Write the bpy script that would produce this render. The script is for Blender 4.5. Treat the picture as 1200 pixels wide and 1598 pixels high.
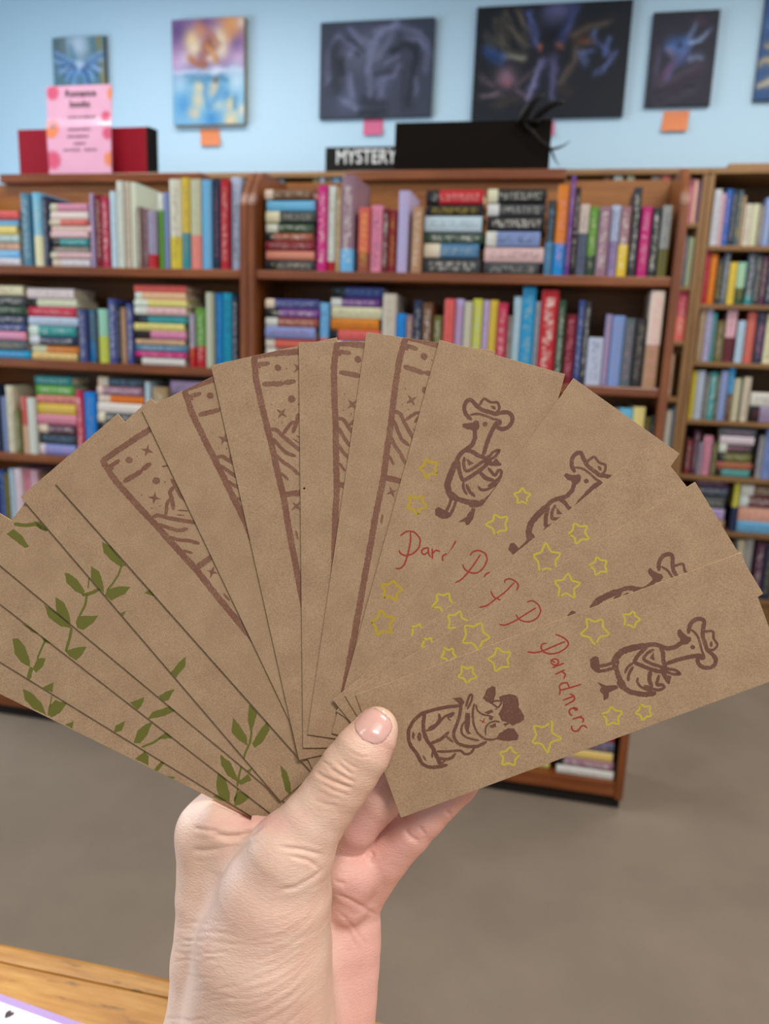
import bpy, bmesh, math, random
import numpy as np
from mathutils import Matrix, Vector
from mathutils.geometry import tessellate_polygon

for o in list(bpy.data.objects):
    bpy.data.objects.remove(o)
random.seed(7)
rng = np.random.RandomState(5)
SC = bpy.context.scene
COL = SC.collection

# ------------------------------------------------------------------ camera
FPX = 1200.0
YAW, PITCH, ROLL = math.radians(12.07), math.radians(12.05), math.radians(2.18)
EYE = np.array([0.0, 0.0, 1.15])
_f0 = np.array([-math.sin(YAW), math.cos(YAW), 0])
FWD = math.cos(PITCH) * _f0 + np.array([0, 0, -math.sin(PITCH)])
_r0 = np.array([math.cos(YAW), math.sin(YAW), 0])
_u0 = np.cross(_r0, FWD)
RGT = math.cos(ROLL) * _r0 + math.sin(ROLL) * _u0
UPV = -math.sin(ROLL) * _r0 + math.cos(ROLL) * _u0
CAMM = Matrix([[RGT[0], UPV[0], -FWD[0], EYE[0]], [RGT[1], UPV[1], -FWD[1], EYE[1]],
               [RGT[2], UPV[2], -FWD[2], EYE[2]], [0, 0, 0, 1]])
cd = bpy.data.cameras.new('camera')
cam = bpy.data.objects.new('camera', cd)
COL.objects.link(cam)
cam.matrix_world = CAMM
cd.sensor_fit = 'HORIZONTAL'
cd.sensor_width = 36.0
cd.lens = 36.0 * FPX / 1200.0
cd.clip_start = 0.02
cd.clip_end = 60
cd.dof.use_dof = True
cd.dof.focus_distance = 0.298
cd.dof.aperture_fstop = 15.5
SC.camera = cam

# ------------------------------------------------------------------ world, lights, exposure
SC.view_settings.view_transform = 'Standard'
SC.view_settings.look = 'None'
SC.view_settings.gamma = 1.0
SC.view_settings.use_curve_mapping = False
SC.view_settings.exposure = 0.5
w = bpy.data.worlds.new('world')
SC.world = w
w.use_nodes = True
bg = w.node_tree.nodes['Background']
bg.inputs[0].default_value = (0.86, 0.93, 1.0, 1)
bg.inputs[1].default_value = 0.46


def area(name, loc, rot, sx, sy, power, col):
    l = bpy.data.lights.new(name, 'AREA')
    l.shape = 'RECTANGLE'
    l.size, l.size_y, l.energy, l.color = sx, sy, power, col
    o = bpy.data.objects.new(name, l)
    COL.objects.link(o)
    o.location = loc
    o.rotation_euler = rot
    return o


CEIL = 2.85
for i, (x, y) in enumerate([(-1.6, 1.0), (0.9, 1.0), (-1.6, 2.75), (0.9, 2.75), (-1.6, -0.8), (0.9, -0.8)]):
    area('ceiling_lamp_light', (x, y, CEIL - 0.03), (0, 0, 0), 1.2, 0.3, (44 if x > 0 else 8) if y < 0 else 18, (1.0, 0.95, 0.88))
# daylight through the window in the left wall
area('window_daylight', (-3.76, 1.5, 1.55), (0, math.radians(-90), 0), 1.5, 2.4, 55, (0.70, 0.86, 1.0))


# ------------------------------------------------------------------ pixel helpers (photo frame 1200x1598)
def ray(x, y):
    return (x - 600) / FPX * RGT - (y - 799) / FPX * UPV + FWD


def at_y(x, y, Y):
    d = ray(x, y)
    return EYE + d * (Y / d[1])


def at_z(x, y, Z):
    d = ray(x, y)
    return EYE + d * ((Z - EYE[2]) / d[2])


def camp(px, py, dep):
    return np.array([(px - 600) / FPX * dep, -(py - 799) / FPX * dep, -dep])


# ------------------------------------------------------------------ object helpers
def tag(o, label=None, cat=None, group=None, kind=None):
    if label:
        o['label'] = label
    if cat:
        o['category'] = cat
    if group:
        o['group'] = group
    if kind:
        o['kind'] = kind
    return o


def empty(name, loc=(0, 0, 0), label=None, cat=None, group=None, kind=None):
    o = bpy.data.objects.new(name, None)
    COL.objects.link(o)
    o.location = loc
    o.empty_display_size = 0.02
    return tag(o, label, cat, group, kind)


def mesh_obj(name, me, mat, parent=None, keep_world=True):
    o = bpy.data.objects.new(name, me)
    COL.objects.link(o)
    if mat is not None and len(me.materials) == 0:
        me.materials.append(mat)
    if parent is not None:
        o.parent = parent
    return o


def pyd(name, v, f, mat=None, parent=None, smooth=False):
    me = bpy.data.meshes.new(name)
    me.from_pydata([tuple(map(float, p)) for p in v], [], f)
    me.update()
    if smooth:
        me.polygons.foreach_set('use_smooth', [True] * len(me.polygons))
    return mesh_obj(name, me, mat, parent)


def box(name, lo, hi, mat, parent=None, bev=0.0):
    """axis aligned box lo..hi in the parent's space, edges eased by bev"""
    bm = bmesh.new()
    bmesh.ops.create_cube(bm, size=1)
    lo, hi = np.array(lo, float), np.array(hi, float)
    for v in bm.verts:
        for k in range(3):
            v.co[k] = lo[k] if v.co[k] < 0 else hi[k]
    if bev > 0:
        bmesh.ops.bevel(bm, geom=bm.edges[:], offset=bev, segments=2, affect='EDGES', profile=0.6)
    me = bpy.data.meshes.new(name)
    bm.to_mesh(me)
    bm.free()
    return mesh_obj(name, me, mat, parent)


def prism(name, prof, axis, a, b, mat, parent=None, bev=0.0):
    """extrude a closed 2D profile along axis (0=x,1=y,2=z) from a to b"""
    bm = bmesh.new()
    oth = [k for k in range(3) if k != axis]
    rings = []
    for s in (a, b):
        ring = []
        for p in prof:
            c = [0, 0, 0]
            c[axis] = s
            c[oth[0]], c[oth[1]] = p
            ring.append(bm.verts.new(c))
        rings.append(ring)
    bm.faces.new(rings[0])
    bm.faces.new(rings[1])
    n = len(prof)
    for i in range(n):
        bm.faces.new([rings[0][i], rings[0][(i + 1) % n], rings[1][(i + 1) % n], rings[1][i]])
    bmesh.ops.recalc_face_normals(bm, faces=bm.faces[:])
    if bev > 0:
        bmesh.ops.bevel(bm, geom=bm.edges[:], offset=bev, segments=2, affect='EDGES')
    me = bpy.data.meshes.new(name)
    bm.to_mesh(me)
    bm.free()
    return mesh_obj(name, me, mat, parent)


def tube(name, pts, rad, mat, parent=None, n=10):
    """tapered tube through 3D points"""
    P = [np.array(p, float) for p in pts]
    v, f = [], []
    for i, p in enumerate(P):
        d = P[min(i + 1, len(P) - 1)] - P[max(i - 1, 0)]
        d /= np.linalg.norm(d)
        a = np.cross(d, [0, 1, 0.2])
        a /= np.linalg.norm(a)
        b = np.cross(d, a)
        for k in range(n):
            t = 2 * math.pi * k / n
            v.append(p + rad[i] * (math.cos(t) * a + math.sin(t) * b))
    for i in range(len(P) - 1):
        for k in range(n):
            f.append((i * n + k, i * n + (k + 1) % n, (i + 1) * n + (k + 1) % n, (i + 1) * n + k))
    f.append(tuple(range(n))[::-1])
    f.append(tuple((len(P) - 1) * n + k for k in range(n)))
    return pyd(name, v, f, mat, parent, True)


# ------------------------------------------------------------------ materials
def lin(h):
    h = h.lstrip('#')
    c = np.array([int(h[i:i + 2], 16) / 255 for i in (0, 2, 4)])
    return tuple(np.where(c <= 0.04045, c / 12.92, ((c + 0.055) / 1.055) ** 2.4))


def lin255(c):
    c = np.asarray(c, float) / 255
    return np.where(c <= 0.04045, c / 12.92, ((c + 0.055) / 1.055) ** 2.4)


def newmat(name):
    m = bpy.data.materials.new(name)
    m.use_nodes = True
    nt = m.node_tree
    return m, nt, nt.nodes['Principled BSDF'], nt.nodes.new, nt.links.new


def mixrgb(nt, fac, a, b, mode='MIX'):
    n = nt.nodes.new('ShaderNodeMix')
    n.data_type = 'RGBA'
    n.blend_type = mode
    for sock, val in ((n.inputs[0], fac), (n.inputs[6], a), (n.inputs[7], b)):
        if hasattr(val, 'is_linked'):
            nt.links.new(val, sock)
        elif isinstance(val, (int, float)):
            sock.default_value = val
        else:
            sock.default_value = (*val[:3], 1)
    return n.outputs[2]


def mathn(nt, op, a, b=None, clamp=False):
    n = nt.nodes.new('ShaderNodeMath')
    n.operation = op
    n.use_clamp = clamp
    for i, val in enumerate((a, b)):
        if val is None:
            continue
        if hasattr(val, 'is_linked'):
            nt.links.new(val, n.inputs[i])
        else:
            n.inputs[i].default_value = val
    return n.outputs[0]


def noise(nt, vec, scale, detail=3, rough=0.55):
    n = nt.nodes.new('ShaderNodeTexNoise')
    n.inputs['Scale'].default_value = scale
    n.inputs['Detail'].default_value = detail
    n.inputs['Roughness'].default_value = rough
    if vec is not None:
        nt.links.new(vec, n.inputs['Vector'])
    return n.outputs['Fac']


def ramp(nt, fac, stops):
    n = nt.nodes.new('ShaderNodeValToRGB')
    el = n.color_ramp.elements
    while len(el) < len(stops):
        el.new(0.5)
    for e, (p, c) in zip(el, stops):
        e.position = p
        e.color = (*c[:3], 1) if hasattr(c, '__len__') else (c, c, c, 1)
    nt.links.new(fac, n.inputs[0])
    return n.outputs[0]


def mapped(nt, src='Object', scale=(1, 1, 1), rot=(0, 0, 0)):
    tc = nt.nodes.new('ShaderNodeTexCoord')
    mp = nt.nodes.new('ShaderNodeMapping')
    mp.inputs['Scale'].default_value = scale
    mp.inputs['Rotation'].default_value = rot
    nt.links.new(tc.outputs[src], mp.inputs['Vector'])
    return mp.outputs[0]


def bump(nt, h, strength, dist, bsdf):
    b = nt.nodes.new('ShaderNodeBump')
    b.inputs['Strength'].default_value = strength
    b.inputs['Distance'].default_value = dist
    nt.links.new(h, b.inputs['Height'])
    nt.links.new(b.outputs[0], bsdf.inputs['Normal'])


def plain(name, hexc, rough=0.6, var=0.12, scale=30, bmp=0.0, spec=0.5):
    m, nt, bs, N, L = newmat(name)
    c = np.array(lin(hexc))
    v = mapped(nt)
    f = noise(nt, v, scale, 4)
    L(mixrgb(nt, f, tuple(c * (1 - var)), tuple(np.minimum(c * (1 + var), 1))), bs.inputs['Base Color'])
    bs.inputs['Roughness'].default_value = rough
    bs.inputs['Specular IOR Level'].default_value = spec
    if bmp:
        bump(nt, f, 0.4, bmp, bs)
    return m


def wood(name, c1, c2, c3, sc=(1, 1, 1), rough=0.35, coat=0.0, knots=False):
    """grain runs along the axis with the small scale"""
    m, nt, bs, N, L = newmat(name)
    v = mapped(nt, 'Object', sc)
    f1 = noise(nt, v, 6, 5, 0.6)
    f2 = noise(nt, v, 38, 4, 0.65)
    col = ramp(nt, f1, [(0.25, lin(c1)), (0.5, lin(c2)), (0.75, lin(c3))])
    col = mixrgb(nt, mathn(nt, 'MULTIPLY', f2, 0.45), col, tuple(np.array(lin(c1)) * 0.7))
    if knots:
        kn = noise(nt, mapped(nt, 'Object', (28, 110, 60)), 1.0, 3, 0.6)
        col = mixrgb(nt, ramp(nt, kn, [(0.60, 0.0), (0.70, 0.7)]), col, lin('4a2c0c'))
    L(col, bs.inputs['Base Color'])
    bs.inputs['Roughness'].default_value = rough
    bs.inputs['Coat Weight'].default_value = coat
    bs.inputs['Coat Roughness'].default_value = 0.2
    bump(nt, f2, 0.15, 0.001, bs)
    return m


CH = ('5f2d12', '814620', '9c5e2e')
M = {}
M['cherry_v'] = wood('cherry_vertical', *CH, sc=(8, 8, 0.7), rough=0.3, coat=0.35)
M['cherry_h'] = wood('cherry_horizontal', *CH, sc=(0.7, 8, 8), rough=0.3, coat=0.35)
M['cherry_back'] = wood('cherry_backing', '7a4318', '9c6229', 'b27836', sc=(0.8, 6, 6), rough=0.45)
OAKC = ('6a4724', '866036', '9c7645')
M['oak_v'] = wood('wall_case_vertical', *OAKC, sc=(8, 8, 0.7), rough=0.5)
M['oak_h'] = wood('wall_case_horizontal', *OAKC, sc=(0.7, 8, 8), rough=0.5)
M['oak_back'] = wood('wall_case_backing', '4e3419', '66471f', '7b592c', sc=(0.8, 6, 6), rough=0.6)
M['counter'] = wood('counter_oak', '8a5518', 'b67f2e', 'cb994a', sc=(2.2, 26, 26), rough=0.42, coat=0.08, knots=True)
M['toe_gap_shadow'] = plain('toe_gap_shadow', '120d0a', 0.8)
M['pages'] = plain('book_pages', 'd9cdb2', 0.85, 0.1, 60)
M['black'] = plain('black_plastic', '0c0a09', 0.55, spec=0.15)
M['darkboard'] = plain('dark_brown_board', '130e0b', 0.6, 0.1, 12, spec=0.06)
M['white_ink'] = plain('white_letters', 'c4c6c6', 0.5)
M['grey_ink'] = plain('grey_print', '6e4f5e', 0.6)
M['dark_ink'] = plain('dark_print', '3c2630', 0.6)
M['red_board'] = plain('red_board', '8f1024', 0.6, 0.08, 8, spec=0.15)
M['note_orange'] = plain('orange_note', 'cf7c50', 0.7, 0.06, 40)
M['note_pink'] = plain('pink_note', 'c25c82', 0.7, 0.06, 40)
M['canvas_edge'] = plain('canvas_edge', '8f8264', 0.8)
M['canvas_dark'] = plain('canvas_dark_edge', '2a2c33', 0.8)


def carpet_mat():
    m, nt, bs, N, L = newmat('carpet')
    v = mapped(nt)
    a = noise(nt, v, 3.0, 3)
    b = noise(nt, v, 220, 2, 0.7)
    col = ramp(nt, a, [(0.3, lin('7a6b5c')), (0.7, lin('8b7b6a'))])
    col = mixrgb(nt, mathn(nt, 'MULTIPLY', b, 0.55), col, lin('5d5349'))
    L(col, bs.inputs['Base Color'])
    bs.inputs['Roughness'].default_value = 0.95
    bump(nt, b, 0.6, 0.004, bs)
    return m


M['carpet'] = carpet_mat()
M['wall'] = plain('painted_wall', 'abc8dc', 0.85, 0.02, 90, 0.0005)
M['ceiling'] = plain('ceiling_tile', 'dedcd6', 0.9, 0.04, 60)


def book_cover_mat():
    """one cover material; colours come from each book's own properties c1, c2, split, ink"""
    m, nt, bs, N, L = newmat('book_cover')

    def attr(nm):
        n = N('ShaderNodeAttribute')
        n.attribute_type = 'OBJECT'
        n.attribute_name = nm
        return n
    c1, c2, ink, par = attr('c1'), attr('c2'), attr('ink'), attr('par')
    uv = N('ShaderNodeUVMap')
    uv.uv_map = 'UVMap'
    sp = N('ShaderNodeSeparateXYZ')
    L(uv.outputs[0], sp.inputs[0])
    ps = N('ShaderNodeSeparateXYZ')
    L(par.outputs['Vector'], ps.inputs[0])           # x split, y ink amount, z seed
    U, V = sp.outputs[0], sp.outputs[1]
    col = mixrgb(nt, mathn(nt, 'LESS_THAN', V, ps.outputs[0]), c1.outputs['Color'], c2.outputs['Color'])
    cb = N('ShaderNodeCombineXYZ')
    L(mathn(nt, 'MULTIPLY', U, 2.2), cb.inputs[0])
    L(mathn(nt, 'MULTIPLY', V, 17.0), cb.inputs[1])
    L(ps.outputs[2], cb.inputs[2])
    f = noise(nt, cb.outputs[0], 1.6, 2, 0.6)
    word = ramp(nt, f, [(0.46, 0.0), (0.62, 0.75)])
    inb = mathn(nt, 'MULTIPLY', mathn(nt, 'GREATER_THAN', U, 0.24), mathn(nt, 'LESS_THAN', U, 0.76))
    inv = mathn(nt, 'MULTIPLY', mathn(nt, 'GREATER_THAN', V, 0.1), mathn(nt, 'LESS_THAN', V, 0.92))
    fac = mathn(nt, 'MULTIPLY', mathn(nt, 'MULTIPLY', word, inb), mathn(nt, 'MULTIPLY', inv, ps.outputs[1]))
    col = mixrgb(nt, fac, col, ink.outputs['Color'])
    L(col, bs.inputs['Base Color'])
    bs.inputs['Specular IOR Level'].default_value = 0.3
    bs.inputs['Roughness'].default_value = 0.38
    return m


M['book'] = book_cover_mat()


def colattr_mat(name, rough=0.6):
    m, nt, bs, N, L = newmat(name)
    a = N('ShaderNodeVertexColor')
    a.layer_name = 'Col'
    f = noise(nt, mapped(nt), 160, 3)
    L(mixrgb(nt, mathn(nt, 'MULTIPLY', f, 0.12), a.outputs['Color'], (0, 0, 0)), bs.inputs['Base Color'])
    bs.inputs['Specular IOR Level'].default_value = 0.12
    bs.inputs['Roughness'].default_value = rough
    return m


M['paint'] = colattr_mat('oil_paint', 0.55)


def kraft_mat():
    m, nt, bs, N, L = newmat('kraft_card')
    v = mapped(nt)
    oi = N('ShaderNodeObjectInfo')
    ad = N('ShaderNodeVectorMath')
    L(v, ad.inputs[0])
    cx = N('ShaderNodeCombineXYZ')
    L(oi.outputs['Random'], cx.inputs[2])
    L(cx.outputs[0], ad.inputs[1])
    vv = ad.outputs[0]
    a = noise(nt, vv, 90, 3)
    b = noise(nt, vv, 2200, 3, 0.7)
    st = N('ShaderNodeMapping')
    st.inputs['Scale'].default_value = (3000, 900, 1500)
    st.inputs['Rotation'].default_value = (0, 0, 0.5)
    L(vv, st.inputs['Vector'])
    c = noise(nt, st.outputs[0], 1.0, 2, 0.6)
    col = ramp(nt, a, [(0.3, lin('9c8166')), (0.7, lin('a88d70'))])
    col = mixrgb(nt, ramp(nt, b, [(0.42, 0.0), (0.75, 0.65)]), col, lin('66492f'))
    col = mixrgb(nt, ramp(nt, c, [(0.56, 0.0), (0.80, 0.5)]), col, lin('c2a47c'))
    L(col, bs.inputs['Base Color'])
    bs.inputs['Roughness'].default_value = 0.75
    bs.inputs['Specular IOR Level'].default_value = 0.25
    bump(nt, mathn(nt, 'ADD', b, c), 0.35, 0.0002, bs)
    return m


M['kraft'] = kraft_mat()


def ink_mat(name, hexc, cover, spec=1400):
    """stamped ink or pencil lying on kraft; thin spots let the card show"""
    m, nt, bs, N, L = newmat(name)
    v = mapped(nt)
    b = noise(nt, v, spec, 3, 0.7)
    a = noise(nt, v, 140, 2)
    f = mathn(nt, 'ADD', mathn(nt, 'MULTIPLY', b, 0.7), mathn(nt, 'MULTIPLY', a, 0.3))
    L(mixrgb(nt, ramp(nt, f, [(cover - 0.12, 1.0), (cover + 0.2, 0.15)]), lin('9a7f63'), lin(hexc)), bs.inputs['Base Color'])
    bs.inputs['Roughness'].default_value = 0.7
    return m


M['kraft_edge'] = plain('kraft_cut_edge', 'cdb187', 0.7, 0.08, 400)
M['ink_brown'] = ink_mat('brown_stamp_ink', '5f3a2b', 0.64)
M['ink_panel'] = ink_mat('rust_brown_stamp_ink', '6f4635', 0.60)
M['ink_green'] = ink_mat('green_stamp_ink', '5d5c1a', 0.72)
M['ink_yellow'] = ink_mat('yellow_pencil', 'b0a02e', 0.60)
M['ink_gold'] = ink_mat('dark_yellow_pencil', 'a68a22', 0.62)
M['ink_red'] = ink_mat('red_pencil', '8e2a1b', 0.72)
# ------------------------------------------------------------------ the room
def struct(o):
    o['kind'] = 'structure'
    return o


WALLY = 3.81
struct(box('floor', (-4.2, -4.6, -0.05), (3.4, 4.0, 0.0), M['carpet']))
struct(box('wall_back', (-4.2, WALLY, 0), (3.4, WALLY + 0.12, CEIL), M['wall']))
struct(box('ceiling', (-4.2, -4.6, CEIL), (3.4, 4.0, CEIL + 0.08), M['ceiling']))
lw = struct(empty('wall_left', (-3.92, 0, 0)))
for lo, hi in (((0, -4.6, 0), (0.12, 0.2, CEIL)), ((0, 2.8, 0), (0.12, WALLY, CEIL)),
               ((0, 0.2, 0), (0.12, 2.8, 0.75)), ((0, 0.2, 2.35), (0.12, 2.8, CEIL))):
    box('wall_section', lo, hi, M['wall'], lw)
win = struct(empty('window_1', (-3.92, 0, 0)))
M['frame'] = plain('window_frame_paint', 'd9d9d4', 0.5)
for lo, hi in (((0.02, 0.2, 0.75), (0.1, 0.26, 2.35)), ((0.02, 2.74, 0.75), (0.1, 2.8, 2.35)), ((0.02, 1.47, 0.81), (0.1, 1.53, 2.29)),
               ((0.02, 0.26, 0.75), (0.1, 2.74, 0.81)), ((0.02, 0.26, 2.29), (0.1, 2.74, 2.35))):
    box('window_frame', lo, hi, M['frame'], win)

# ------------------------------------------------------------------ bookcases
YF, YB = 1.875, 2.105
ZS = [1.328, 1.082, 0.820, 0.560, 0.315, 0.078]
PL_TOP = at_y(150, 272.5, 2.09)[2]
PL_BOT = at_y(150, 287, 2.09)[2]


def front_case(x0, x1, label):
    r = empty('bookcase', ((x0 + x1) / 2, YF, 0), label, 'bookcase', 'cherry bookcases in front')
    def L(x, y, z): return (x - (x0 + x1) / 2, y - YF, z)
    zt = PL_BOT - 0.004
    prof = [(0, 0.034), (0, zt - 0.085), (0.012, zt - 0.062), (0.055, zt - 0.006), (0.07, zt), (YB - YF, zt), (YB - YF, 0.034)]
    for a, b in ((x0, x0 + 0.02), (x1 - 0.02, x1)):
        prism('side_panel', prof, 0, a - (x0 + x1) / 2, b - (x0 + x1) / 2, M['cherry_v'], r, 0.003)
    for z in ZS:
        th = 0.04 if z < 0.1 else 0.022
        box('shelf', L(x0 + 0.02, YF + 0.006, z - th), L(x1 - 0.02, YB - 0.012, z), M['cherry_h'], r, 0.003)
    box('back_panel', L(x0 + 0.02, YB - 0.012, 0.04), L(x1 - 0.02, YB, PL_BOT), M['cherry_back'], r)
    box('kick_board', L(x0 + 0.004, YF + 0.025, 0.0), L(x1 - 0.004, YB - 0.01, 0.036), M['toe_gap_shadow'], r)  # near-black colour paints in the shadow gap under the case
    return r


XM = -0.7735
front_case(-1.80, XM - 0.0005, 'cherry wood bookcase on the left holding paperback stacks behind the leafy bookmarks')
front_case(XM + 0.0005, 0.252, 'cherry wood bookcase right of the upright post under the dark board')


def px_X(x, z, Y):
    lo, hi = -2500.0, 3500.0
    for _ in range(50):
        m = (lo + hi) / 2
        if at_y(x, m, Y)[2] > z:
            lo = m
        else:
            hi = m
    return at_y(x, lo, Y)[0]


for a, b, lab in ((6, 318, 'brown plank on top of the left bookcase carrying the red board'),
                  (543, 883, 'brown plank on top of the right bookcase carrying the dark board')):
    xa, xb = at_y(a, 280, 2.09)[0], at_y(b, 280, 2.09)[0]
    o = box('display_plank', (xa, 2.07, PL_BOT + 0.0008), (xb, 2.34, PL_TOP), M['cherry_h'], None, 0.003)
    tag(o, lab, 'plank', 'display planks')

YW = 3.50
WTOP = at_y(1000, 263, YW)[2]
ZB = [at_y(1150, y, YW)[2] for y in (383, 475, 566, 658, 746, 832)] + [0.13]
ZA = [at_y(1072, y, YW)[2] for y in (347, 446, 532, 621, 706, 790)] + [0.13]


def wall_case(x0, x1, zs, label):
    xc = (x0 + x1) / 2
    r = empty('wall_bookcase', (xc, YW, 0), label, 'bookcase', 'tall bookcases along the wall')
    d = 0.29
    for a in (x0, x1 - 0.022):
        box('side_panel', (a - xc, 0, 0), (a + 0.022 - xc, d, WTOP - 0.022), M['oak_v'], r, 0.002)
    box('top_board', (x0 - xc, -0.004, WTOP - 0.022), (x1 - xc, d, WTOP), M['oak_h'], r, 0.002)
    for z in zs:
        box('shelf', (x0 + 0.022 - xc, 0.004, z - 0.02), (x1 - 0.022 - xc, d - 0.01, z), M['oak_h'], r, 0.002)
    box('back_panel', (x0 + 0.022 - xc, d - 0.01, 0.09), (x1 - 0.022 - xc, d, WTOP - 0.022), M['oak_back'], r)
    box('kick_board', (x0 + 0.022 - xc, 0.02, 0), (x1 - 0.022 - xc, 0.035, 0.11), M['oak_h'], r)
    return r


wall_case(0.534, 1.56, ZB, 'tall oak wall bookcase at the right edge of the photo')
wall_case(-0.492, 0.532, ZA, 'tall oak wall bookcase half hidden behind the right cherry bookcase')
wall_case(-1.518, -0.494, ZA, 'tall oak wall bookcase carrying the mystery sign')
wall_case(-2.544, -1.52, ZA, 'tall oak wall bookcase behind the left cherry bookcase below the red-board plank')
xr = at_y(1138, 262, YW)[0]
tag(box('top_plank', (xr, YW + 0.01, WTOP + 0.0005), (1.56, YW + 0.27, WTOP + 0.018), M['oak_h'], None, 0.002),
    'loose tan plank lying on top of the far right wall bookcase', 'plank')

# ------------------------------------------------------------------ books
PAL = {'red': 'b5202c', 'dark red': '7c1c28', 'crimson': 'b92c4e', 'maroon': '632530', 'coral': 'd9615a', 'salmon': 'd98878',
       'pink': 'd98aa6', 'pale pink': 'dcb4ba', 'magenta': 'c0257c', 'plum': '5a2f4c', 'mauve': '94707f', 'purple': '6d3a8c',
       'lavender': 'b3a6d2', 'lilac': '9a8fb4', 'indigo': '3d4784', 'navy': '28344f', 'blue': '2f66b0', 'bright blue': '1c86d6',
       'sky blue': '6fb0de', 'pale blue': 'b3cbdc', 'periwinkle': '7f93cb', 'slate': '56626f', 'steel blue': '4a7ba0',
       'cyan': '1c98c8', 'teal': '2f8f94', 'mint': '96c7b4', 'green': '5f9a3c', 'dark green': '2f4a38', 'pale green': 'b7c3a0',
       'olive': '6a6430', 'yellow': 'd8bd3c', 'pale yellow': 'dccb80', 'lime': 'c2c44a', 'orange': 'de7a1e', 'terracotta': '9c5040',
       'peach': 'e3b598', 'tan': 'a98c66', 'brown': '6b4a2c', 'cream': 'd9d0b8', 'ivory': 'c9c2ae', 'white': 'd6d8d6',
       'grey': '97979a', 'taupe': '8a7d78', 'charcoal': '3a3c40', 'black': '1d1d20'}
ORD = ['first', 'second', 'third', 'fourth', 'fifth', 'sixth', 'seventh', 'eighth', 'ninth', 'tenth', 'eleventh', 'twelfth',
       'thirteenth', 'fourteenth', 'fifteenth', 'sixteenth', 'seventeenth', 'eighteenth', 'nineteenth', 'twentieth',
       'twenty-first', 'twenty-second', 'twenty-third', 'twenty-fourth', 'twenty-fifth', 'twenty-sixth', 'twenty-seventh',
       'twenty-eighth', 'twenty-ninth', 'thirtieth', 'thirty-first', 'thirty-second', 'thirty-third', 'thirty-fourth', 'thirty-fifth', 'thirty-sixth', 'thirty-seventh', 'thirty-eighth', 'thirty-ninth']


def book_mesh(t, dp, h):
    """cover: a folded shell with rounded spine, spine at y=0, thickness along x, height along z"""
    b = min(0.0022, t * 0.18)
    r = min(0.004, t * 0.22)
    outer = [(0, dp), (0, r), (t * 0.12, r * 0.35), (t * 0.5, 0), (t * 0.88, r * 0.35), (t, r), (t, dp)]
    inner = [(b, dp), (b, r + b), (t - b, r + b), (t - b, dp)]
    v, f, uv = [], [], []
    n, m = len(outer), len(inner)
    for z in (0, h):
        v += [(x, y, z) for x, y in outer] + [(x, y, z) for x, y in inner]
    K = n + m
    for i in range(n - 1):
        f.append((i, i + 1, K + i + 1, K + i))
    for i in range(m - 1):
        f.append((n + i + 1, n + i, K + n + i, K + n + i + 1))
    f.append((n, 0, K, K + n))
    f.append((n - 1, K - 1, 2 * K - 1, K + n - 1))
    cap = [(0, n, n + 1, 1), (1, n + 1, 2), (2, n + 1, n + 2, 4, 3), (4, n + 2, 5), (5, n + 2, n + 3, 6)]
    f += [c[::-1] for c in cap]
    f += [tuple(K + i for i in c) for c in cap]
    me = bpy.data.meshes.new('book_cover')
    me.from_pydata(v, [], [q[::-1] for q in f])
    l = me.uv_layers.new(name='UVMap')
    d = np.array([(v[lp.vertex_index][0] / t, v[lp.vertex_index][2] / h) for lp in me.loops], np.float32)
    l.data.foreach_set('uv', d.ravel())
    me.materials.append(M['book'])
    return me


def add_book(loc, t, dp, h, c1, c2, split, label, group, lying=False, small=False):
    r = empty('book', loc, label, 'book', group)
    me = book_mesh(t, dp, h)
    c = mesh_obj('cover', me, None, r)
    a1, a2 = np.array(lin(PAL[c1])), np.array(lin(PAL[c2]))
    jit = 0.9 + 0.2 * rng.rand(3)
    lum = a1.mean()
    ink = np.array([0.75, 0.74, 0.68]) if lum < 0.28 else np.array(lin(random.choice(['7c2a30', '2b3550', '3a3a3a', '8a7f62'])))
    if rng.rand() < 0.25:
        ink = np.array(lin(random.choice(['d8bd3c', 'd98aa6', '6fb0de', 'c9c2ae'])))
    a1, a2 = a1 * 0.86, a2 * 0.86
    c['c1'] = [float(x) for x in np.clip(a1 * jit, 0, 1)]
    c['c2'] = [float(x) for x in np.clip(a2 * jit, 0, 1)]
    c['ink'] = [float(x) for x in ink]
    c['par'] = [float(split), float(0.35 + 0.5 * rng.rand()), float(rng.rand() * 50)]
    b = min(0.0022, t * 0.18)
    p = box('page_block', (b, min(0.004, t * 0.22) + b, 0.003), (t - b, dp - 0.004, h - 0.003), M['pages'], r)
    if lying:
        # height axis -> +x, thickness -> -z ... keep the spine to the front
        r.matrix_world = Matrix.Translation(Vector(loc)) @ Matrix(((0, 0, 1, 0), (0, 1, 0, 0), (-1, 0, 0, t), (0, 0, 0, 1)))
    return r


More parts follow.
